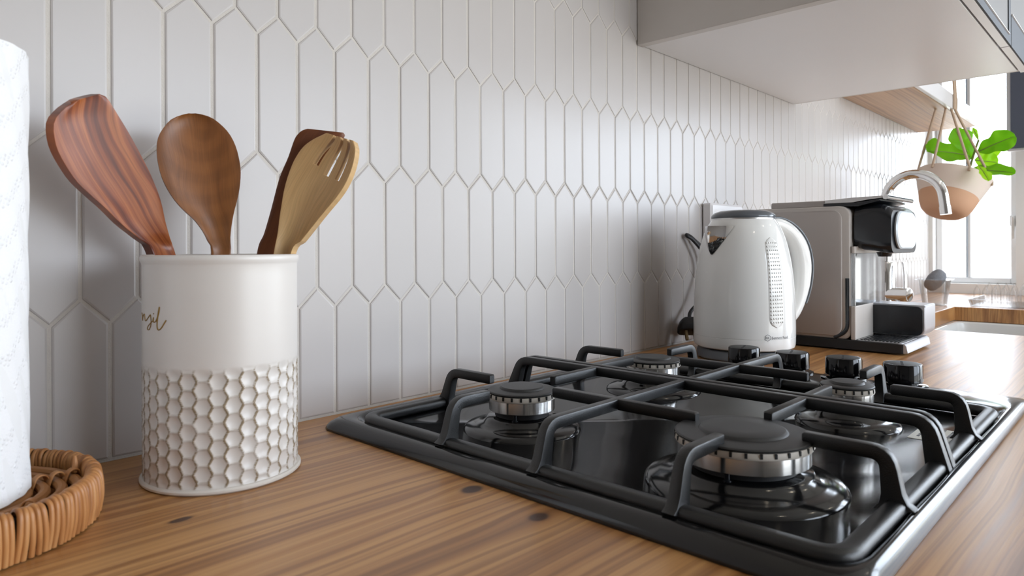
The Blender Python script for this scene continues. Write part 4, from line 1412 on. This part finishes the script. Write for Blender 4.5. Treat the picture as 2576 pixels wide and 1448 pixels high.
m = MB(); prism(m, [(-0.3402, CT + 0.0030), (-0.3445, CT + 0.0040), (-0.3425, CT + 0.0150), (-0.3390, CT + 0.0185), (-0.330, CT + 0.0185), (-0.330, CT + 0.0030)], 'x', 0.7225, 0.870)
build(m, 'base_front', M['silver'], ct, bevel=0.0006, label='silver front lip')
# main body shell and side panel
m = MB(); prism(m, rrect(-0.258, -0.072, CT + 0.0183, 1.1450, (0.022, 0.018, 0.012, 0.012)[0:4]), 'x', MX0 + 0.003, MX1, 0.002)
build(m, 'body', M['taupe_l'], ct, angle=40)
m = MB(); prism(m, rrect(-0.2455, -0.080, CT + 0.0235, 1.1385, 0.016), 'x', MX0 - 0.0012, MX0 + 0.0035, 0.0010)
build(m, 'side_panel', M['taupe'], ct, angle=40)
# dark gap that curves under the side panel
m = MB()
pts = fillet([(MX0 + 0.0022, -0.2535, 1.022), (MX0 + 0.0022, -0.2535, CT + 0.0325), (MX0 + 0.0022, -0.232, CT + 0.0195)], 0.016, 6)
m.sweep(pts, (0.0016, 0.0062), side=(1, 0, 0), rr=0.3)
build(m, 'gap_trim', M['blackgloss'], ct)
# lower front block, clear tank and its lid line
m = MB(); prism(m, rrect(MX0 + 0.002, 0.822, -0.2665, -0.2585, 0.002), 'z', CT + 0.0183, 0.9755)
build(m, 'lower_front', M['taupe_l'], ct, bevel=0.001)
m = MB(); prism(m, rrect(MX0 + 0.004, MX1 - 0.002, -0.2655, -0.2585, 0.003), 'z', 0.9762, 1.0640)
tk = build(m, 'water_tank', M['tank'], ct, angle=40)
m = MB(); prism(m, rrect(MX0 + 0.004, MX1 - 0.002, -0.2655, -0.2585, 0.003), 'z', 1.0648, 1.0760)
build(m, 'tank_lid', M['taupe_l'], ct, angle=40)
# cup bay: black flank, silver front, pale top
m = MB(); prism(m, rrect(-0.3440, -0.2590, CT + 0.0225, 0.9725, 0.010), 'x', 0.818, 0.8235)
build(m, 'bay_wall', M['blackgloss'], ct, angle=40)
m = MB(); prism(m, rrect(-0.3470, -0.2588, CT + 0.0195, 0.9745, (0.003, 0.003, 0.016, 0.003)), 'x', 0.8238, 0.895, 0.0015)
build(m, 'drip_bay', M['silver'], ct, angle=40)
m = MB(); prism(m, rrect(0.7245, 0.8175, -0.336, -0.268, 0.004), 'z', CT + 0.0182, CT + 0.0192)
gr = build(m, 'drip_tray', M['silver'], ct)
for k in range(11):
    y = -0.331 + k * 0.0056
    m = MB(); m.box(0.7275, 0.8165, y, y + 0.0026, CT + 0.0192, CT + 0.0205)
    build(m, 'drip_slat', M['blackgloss'], gr, smooth=False)
# black brewing head with pale badge
hc = (0.810, 0.0)
m = MB()
rows_ = []
hp = [(-0.262, 1.0735, 1.1430), (-0.274, 1.0700, 1.1465), (-0.290, 1.0685, 1.1475), (-0.303, 1.0655, 1.1465), (-0.3125, 1.0640, 1.1420), (-0.3185, 1.0650, 1.1360)]
for (y, za, zb2) in hp:
    rows_.append([(x, y, z) for x, z in rrect(0.7320, 0.889, za, zb2, 0.018, 6)])
m.loops(rows_, True, True)
build(m, 'brew_head', M['blackgloss'], ct, angle=35)
m = MB(); prism(m, rrect(0.745, 0.872, 1.0715, 1.1350, 0.0315, 9), 'y', -0.3245, -0.3180, 0.0022)
build(m, 'head_badge', M['palesilver'], ct, angle=40)
# spouts under the head
m = MB(); m.lathe([(0, 1.0585), (0.010, 1.0585), (0.013, 1.0665), (0, 1.0665)], (0.775, -0.297, 0), 20); build(m, 'coffee_outlet', M['blackgloss'], ct)
# top lid, lever and chrome bar
m = MB(); prism(m, rrect(-0.235, -0.118, 1.1452, 1.1560, (0.003, 0.010, 0.001, 0.001)), 'x', MX0 + 0.014, MX1 - 0.012, 0.0015)
build(m, 'top_lid', M['taupe'], ct, angle=40)
m = MB(); prism(m, [(-0.214, 1.1502), (-0.214, 1.1560), (-0.262, 1.1590), (-0.306, 1.1598), (-0.309, 1.1568), (-0.285, 1.1545), (-0.26, 1.1502)], 'x', 0.7315, 0.889, 0.0008)
lv = build(m, 'lever', M['brushed'], ct, angle=40)
m = MB(); m.tube([(0.731, -0.3105, 1.1575), (0.89, -0.3105, 1.1575)], 0.0042, 14)
build(m, 'lever_bar', M['chrome'], lv)
m = MB(); prism(m, [(-0.212, 1.1455), (-0.212, 1.1500), (-0.262, 1.1500), (-0.300, 1.1545), (-0.302, 1.1520), (-0.268, 1.1440)], 'x', 0.7325, 0.888)
build(m, 'lever_underside', M['blackgloss'], ct, angle=40)

# ================================================================== wall socket, plug, cord
t = thing('wall_socket', (0.79, 0.0, 1.08), 'white boxed wall socket on the tiles behind the kettle', 'socket')
m = MB(); prism(m, rrect(0.694, 0.828, 1.062, 1.1600, 0.004), 'y', -0.0215, -0.0002, 0.004)
build(m, 'socket_box', M['white_lacq'], t, angle=25)
m = MB(); prism(m, rrect(0.706, 0.816, 1.070, 1.1380, 0.004), 'y', -0.0250, -0.0216, 0.001)
fp = build(m, 'face_plate', M['frame'], t, angle=40)
for sx in (0.735, 0.79):
    m = MB(); m.box(sx - 0.010, sx + 0.010, -0.0275, -0.0251, 1.115, 1.130); build(m, 'switch', M['white_lacq'], fp, bevel=0.001)

def plug_mat(): return M['blackmatt']
px = Vector((0.5955, -0.030, 0.9330))
pd = Vector((-0.30, -0.30, -0.80)).normalized()       # direction of the pins
ps = Vector((0.62, -0.55, 0.0)); ps = (ps - pd * ps.dot(pd)).normalized()
pu = ps.cross(pd)
t = thing('power_plug', (px.x, px.y, CT), 'black three pin plug with brass pins and looping cord behind the kettle', 'plug')
m = MB()
rows_ = []
for (d, w, h) in ((-0.016, 0.012, 0.010), (-0.012, 0.017, 0.014), (-0.002, 0.0215, 0.0165), (0.006, 0.0225, 0.0175), (0.009, 0.0215, 0.0165)):
    rows_.append([px + pd * d + ps * a + pu * b for a, b in rrect(-w, w, -h, h, min(w, h) * 0.6, 4)])
m.loops(rows_, True, True)
build(m, 'plug_body', M['blackmatt'], t, angle=40)
for (a, b, r, ln) in ((-0.0115, -0.006, 0.0032, 0.018), (0.0035, -0.008, 0.0042, 0.022), (0.012, 0.006, 0.0032, 0.018)):
    p0 = px + pd * 0.009 + ps * a + pu * b
    m = MB(); m.tube([p0, p0 + pd * (ln - 0.002), p0 + pd * (ln - 0.0004), p0 + pd * ln], [r, r, r * 0.8, r * 0.4], 14)
    build(m, 'pin', M['brass'], t)
m = MB()
m.tube(spline([px - pd * 0.016, px - pd * 0.03 + Vector((0.01, 0, 0)), (0.640, -0.030, 0.985), (0.664, -0.028, 1.030), (0.655, -0.026, 1.062), (0.632, -0.016, 1.0885), (0.6215, -0.010, 1.0960), (0.6265, -0.007, 1.0985), (0.645, -0.010, 1.090), (0.672, -0.022, 1.062), (0.685, -0.028, 1.010), (0.668, -0.03, 0.94), (0.648, -0.032, 0.906), (0.61, -0.08, 0.9045), (0.575, -0.10, 0.906)], 8), 0.0034, 10)
build(m, 'cord', M['blackmatt'], t, label='black cord looping up the tiles')

# ================================================================== kitchen tap
FX, FY = 1.50, -0.107
t = thing('kitchen_tap', (FX, FY, CT), 'chrome gooseneck kitchen tap behind the sink', 'tap')
m = MB(); m.lathe([(0, CT + 0.0002), (0.029, CT + 0.0002), (0.029, CT + 0.006), (0.024, CT + 0.009), (0.0235, CT + 0.012), (0.0235, 1.030), (0.0215, 1.034), (0.0135, 1.036), (0, 1.036)], (FX, FY, 0), 40)
build(m, 'tap_body', M['chrome'], t, angle=40)
arc = []
for k in range(25):
    a = PI * (1 - 1.0 * k / 24) 
    arc.append((FX, FY - 0.0665 - 0.0665 * math.cos(a) * -1 * -1 if False else FY - 0.0665 + 0.0665 * -math.cos(a), 1.2 + 0.064 * math.sin(a)))
pts = [(FX, FY, 1.03), (FX, FY, 1.10), (FX, FY, 1.16)] + [(FX, FY - 0.0665 * (1 - math.cos(PI * k / 24)), 1.197 + 0.066 * math.sin(PI * k / 24)) for k in range(0, 24)] + [(FX, FY - 0.1345, 1.192), (FX, FY - 0.1365, 1.1745)]
m = MB(); m.tube(pts, 0.0122, 20)
build(m, 'spout_pipe', M['chrome'], t, angle=50)
m = MB(); m.tube([(FX, FY - 0.1363, 1.1760), (FX, FY - 0.1385, 1.1560)], 0.0132, 20)
ae = build(m, 'aerator', M['chrome'], t)
m = MB(); m.tube([(FX - 0.004, FY + 0.004, 0.9480), (FX - 0.014, FY - 0.058, 0.9490), (FX - 0.0145, FY - 0.0595, 0.9490)], [0.0185, 0.0185, 0.0165], 28)
lb = build(m, 'lever_body', M['chrome'], t, angle=50)
m = MB(); m.sweep([(FX - 0.013, FY - 0.050, 0.962), (FX - 0.013, FY - 0.0495, 1.000), (FX - 0.012, FY - 0.046, 1.034)], (0.012, 0.0055), side=(1, -0.3, 0), rr=0.4)
build(m, 'lever_handle', M['chrome'], lb)

# ================================================================== hanging planter and plant
PC = Vector((1.899, -0.1865, 1.2790))        # centre of the pot's rim
fw = Vector((0.98285, 0.18440, 0.0))
rt = Vector((fw.y, -fw.x, 0))
tilt = math.radians(13)
lean = math.radians(20)
ax_u = ((Vector((0, 0, 1)) * math.cos(tilt) + rt * math.sin(tilt)) * math.cos(lean) + fw * math.sin(lean)).normalized()
ax_r = (rt * math.cos(tilt) - Vector((0, 0, 1)) * math.sin(tilt)).normalized()
ax_f = ax_u.cross(ax_r).normalized()
PM = Matrix((ax_r, ax_f, ax_u)).transposed()
t = thing('hanging_planter', PC - ax_u * 0.132, 'two tone white and peach cone pot hung on ropes from the shelf', 'planter')
zm = -0.070
PS = 0.89
PM = PM * PS
m = MB(); m.lathe([(0.0885, zm), (0.112, -0.004), (0.1135, 0.0), (0.1105, 0.0), (0.109, -0.004), (0.086, zm)], PC, 56, PM, close=True)
build(m, 'pot_upper', M['potwhite'], t, angle=40)
m = MB(); m.lathe([(0, -0.134), (0.045, -0.134), (0.058, -0.130), (0.070, -0.119), (0.0805, -0.098), (0.0886, zm - 0.0002), (0.084, zm - 0.0002), (0.062, -0.118), (0, -0.124)], PC, 56, PM)
build(m, 'pot_base', M['potpeach'], t, angle=40)
m = MB(); m.lathe([(0, -0.022), (0.101, -0.022), (0.099, -0.03), (0, -0.03)], PC, 40, PM)
build(m, 'soil', M['soil'], t)
hook = [(1.905, -0.150), (1.935, -0.165), (1.955, -0.178), (1.975, -0.184)]
hook = [Vector((1.86, -0.150, 1.4878)), Vector((1.88, -0.172, 1.4878)), Vector((1.895, -0.183, 1.4878)), Vector((1.905, -0.1905, 1.4878))]
for k, (hk, ang) in enumerate(zip(hook, (200, 235, 290, 350))):
    a = math.radians(ang)
    rp = PC + PM @ Vector((0.112 * math.cos(a), 0.112 * math.sin(a), -0.002))
    m = MB(); m.tube([hk, hk.lerp(rp, 0.5), rp, rp + (PM @ Vector((0.001 * math.cos(a), 0.001 * math.sin(a), -0.012)))], 0.0036, 8)
    build(m, 'rope', M['rope'], t)
for k, dx in enumerate((0.0, 0.022)):
    m = MB(); m.tube(spline([(1.895 + dx, -0.1905, 1.487), (1.895 + dx, -0.1915, 1.51), (1.895 + dx, -0.1905, 1.54), (1.897 + dx, -0.186, 1.62), (1.90 + dx * 0.6, -0.18, 1.72)], 4), 0.0036, 8)
    build(m, 'rope', M['rope'], t)

pl = thing('fiddle_leaf_plant', PC - ax_u * 0.022, 'bright green large leaved plant growing in the hanging pot', 'plant')
def leaf(base, tip, width, nrm, mat, fold=0.10, curl=0.10, waist=0.25):
    base, tip = Vector(base), Vector(tip)
    ax = tip - base
    ln = ax.length
    ax.normalize()
    nr = Vector(nrm); nr = (nr - ax * nr.dot(ax)).normalized()
    sd_ = ax.cross(nr)
    m = MB()
    NJ, NC = 18, 10
    rows_ = []
    for j in range(NJ + 1):
        s = j / NJ
        w = width * (math.sin(PI * min(1, max(0, s * 0.97 + 0.015))) ** 0.62) * (0.55 + 0.55 * s) * (1 - waist * math.exp(-((s - 0.42) / 0.14) ** 2))
        L = []
        for c in range(NC + 1):
            q = -1 + 2 * c / NC
            h = fold * w * abs(q) ** 1.2 - curl * ln * (s - 0.5) ** 2 + 0.010 * math.sin(s * 17 + q * 2) * abs(q) * (width / 0.05) * 0.35 - 0.003 * math.exp(-(q / 0.12) ** 2)
            L.append(base + ax * (ln * s) + sd_ * (w * q) + nr * h)
        rows_.append(L)
    back = [[p - nr * 0.0006 for p in L] for L in rows_]
    m.loops(rows_, False, False, closed=False)
    m.loops(back, False, False, closed=False)
    o = build(m, 'leaf', mat, pl, angle=80)
    m = MB(); m.tube([base + ax * (ln * s) + nr * (-curl * ln * (s - 0.5) ** 2 - 0.0012) for s in (0, 0.2, 0.4, 0.6, 0.8, 0.95)], [0.0016, 0.0014, 0.0012, 0.001, 0.0007, 0.0004], 6)
    build(m, 'midrib', M['stem'], o)
    return o
toc = Vector((-0.7237, -0.6901, 0.0))      # leaves turn their faces to the room
leaf(Vector((1.9713, -0.2170, 1.3556)), Vector((1.8267, -0.1377, 1.3636)), 0.060, toc + Vector((0, 0, 0.8)), M['leaf'], 0.12, 0.12)
leaf(Vector((1.9155, -0.2454, 1.3569)), Vector((1.9313, -0.3344, 1.3956)), 0.046, toc + Vector((0, 0, 0.6)), M['leaf'], 0.12, 0.16)
leaf(Vector((1.8863, -0.2293, 1.3039)), Vector((1.8947, -0.3395, 1.2864)), 0.036, toc + Vector((0, 0, 0.9)), M['leaf'], 0.15, 0.10)
leaf(Vector((1.9865, -0.2184, 1.3422)), Vector((1.9748, -0.1772, 1.4413)), 0.048, toc + Vector((0, 0, 0.2)), M['leaf'], 0.1, 0.08)
leaf(Vector((1.9659, -0.2403, 1.3962)), Vector((1.9544, -0.2282, 1.4336)), 0.010, toc, M['leaf_l'], 0.1, 0.08)
leaf(Vector((1.9813, -0.2275, 1.3385)), Vector((2.0073, -0.2837, 1.3285)), 0.040, toc + Vector((0, 0, 0.3)), M['leaf_l'], 0.1, 0.12)
leaf(Vector((1.8100, -0.2651, 1.3060)), Vector((1.7825, -0.2943, 1.2591)), 0.022, toc + Vector((0.1, 0, 0.6)), M['leaf_l'], 0.1, 0.2)
leaf(Vector((2.0120, -0.2307, 1.3631)), Vector((2.1118, -0.2774, 1.3757)), 0.022, toc, M['leaf_l'], 0.1, 0.1)
m = MB(); m.tube(spline([PC - ax_u * 0.022, Vector((1.9441, -0.2174, 1.3083)), Vector((1.9533, -0.2271, 1.3408)), Vector((1.9600, -0.2341, 1.3721)), Vector((1.9659, -0.2403, 1.3962))], 4), 0.0032, 8)
build(m, 'plant_stem', M['stem'], pl)

# ================================================================== things at the window end
t = thing('plastic_caddy', (1.838, -0.150, CT), 'clear plastic caddy holding a grey scourer by the window', 'caddy')
cx, cy = 1.838, -0.150
def taper(z, w, d, r): return [(x, y, z) for x, y in rrect(cx - w, cx + w, cy - d, cy + d, r, 4)]
m = MB(); m.loops([taper(CT + 0.0005, 0.028, 0.028, 0.008), taper(CT + 0.075, 0.040, 0.036, 0.010), taper(CT + 0.075, 0.0385, 0.0345, 0.009), taper(CT + 0.003, 0.0265, 0.0265, 0.007)], False, True)
m.f.append(tuple(range(len(taper(0, 1, 1, .1)) - 1, -1, -1)))
build(m, 'tub', M['clearplastic'], t, angle=40)
m = MB(); m.loops([taper(CT + 0.0752, 0.0385, 0.0345, 0.009), taper(CT + 0.0752, 0.049, 0.044, 0.010), taper(CT + 0.0772, 0.049, 0.044, 0.010), taper(CT + 0.0772, 0.0385, 0.0345, 0.009)], False, False)
build(m, 'rim', M['clearplastic'], t, angle=40)
sc_c = Vector((1.838, -0.151, CT + 0.074))
m = MB()
rotm = Matrix.Rotation(math.radians(40), 3, rt.cross(Vector((0, 0, 1)))) 
rows_ = []
for i in range(13):
    ph = -PI / 2 + PI * i / 12
    L = []
    for k in range(24):
        a = 2 * PI * k / 24
        r_ = 0.0225 * (max(0, math.cos(ph)) ** 0.7) * (1 + 0.03 * math.sin(9 * a + 3 * i))
        p = rt * (r_ * math.cos(a)) + fw * (0.8 * r_ * math.sin(a)) + Vector((0, 0, 1)) * (0.0345 * math.sin(ph))
        p = Matrix.Rotation(math.radians(36), 3, fw) @ p
        L.append(sc_c + p)
    rows_.append(L)
m.loops(rows_, True, True)
sc = build(m, 'scourer', M['scrub'], None, origin=sc_c - Vector((0, 0, 0.03)), angle=80)
tag(sc, 'grey oval scourer standing in the clear caddy', 'scourer')

t = thing('dish_rack', (1.95, -0.40, CT), 'clear plastic dish rack standing along the window end', 'dish rack')
m = MB(); m.loops([[(x, y, CT + 0.001) for x, y in rrect(1.85, 2.10, -0.60, -0.235, 0.012)], [(x, y, CT + 0.020) for x, y in rrect(1.845, 2.105, -0.605, -0.23, 0.014)],
                   [(x, y, CT + 0.020) for x, y in rrect(1.849, 2.101, -0.601, -0.234, 0.012)], [(x, y, CT + 0.003) for x, y in rrect(1.854, 2.096, -0.596, -0.239, 0.010)]], True, True)
build(m, 'rack_tray', M['clearplastic'], t, angle=40)
for k in range(17):
    y = -0.245 - k * 0.0215
    for x in (1.862, 2.06):
        m = MB(); m.tube([(x, y, CT + 0.004), (x, y, CT + 0.045), (x + 0.002, y - 0.006, CT + 0.060), (x + 0.004, y - 0.012, CT + 0.045), (x + 0.004, y - 0.012, CT + 0.004)], 0.0022, 7)
        build(m, 'prong', M['clearplastic'], t)

# shelf contents
t = thing('paperback_book', (1.80, -0.10, 1.5305), 'red patterned book lying flat on the wall shelf', 'book', 'books on the wall shelf')
m = MB(); m.box(1.70, 1.845, -0.158, -0.02, 1.5305, 1.5325); m.box(1.70, 1.845, -0.158, -0.02, 1.5515, 1.5535); m.box(1.70, 1.845, -0.0225, -0.02, 1.5325, 1.5515)
build(m, 'cover', M['book'], t, smooth=False)
m = MB(); m.box(1.703, 1.842, -0.155, -0.0226, 1.5326, 1.5514); build(m, 'pages', M['book2'], t, smooth=False)
t = thing('paperback_book', (1.79, -0.10, 1.5536), 'pale covered book on top of the red book on the shelf', 'book', 'books on the wall shelf')
m = MB(); m.box(1.705, 1.835, -0.150, -0.03, 1.5536, 1.5552); m.box(1.705, 1.835, -0.150, -0.03, 1.5704, 1.572); m.box(1.705, 1.835, -0.032, -0.03, 1.5552, 1.5704)
build(m, 'cover', M['book2'], t, smooth=False)
m = MB(); m.box(1.708, 1.832, -0.148, -0.0321, 1.5553, 1.5703); build(m, 'pages', M['label'], t, smooth=False)

# dark flat screen on the end wall, right of the window
t = thing('wall_screen', (2.33, -0.55, 1.392), 'dark grey flat screen mounted to the right of the window', 'screen')
m = MB(); m.box(2.30, 2.335, -0.86, -0.264, 1.392, 1.78)
build(m, 'casing', M['silver'], t, bevel=0.004)
m = MB(); m.box(2.2975, 2.2998, -0.85, -0.276, 1.400, 1.772)
build(m, 'display', M['screen'], t, smooth=False)
m = MB(); m.box(2.3355, XR, -0.60, -0.52, 1.50, 1.62)
build(m, 'wall_bracket', M['blackmatt'], t, bevel=0.002)
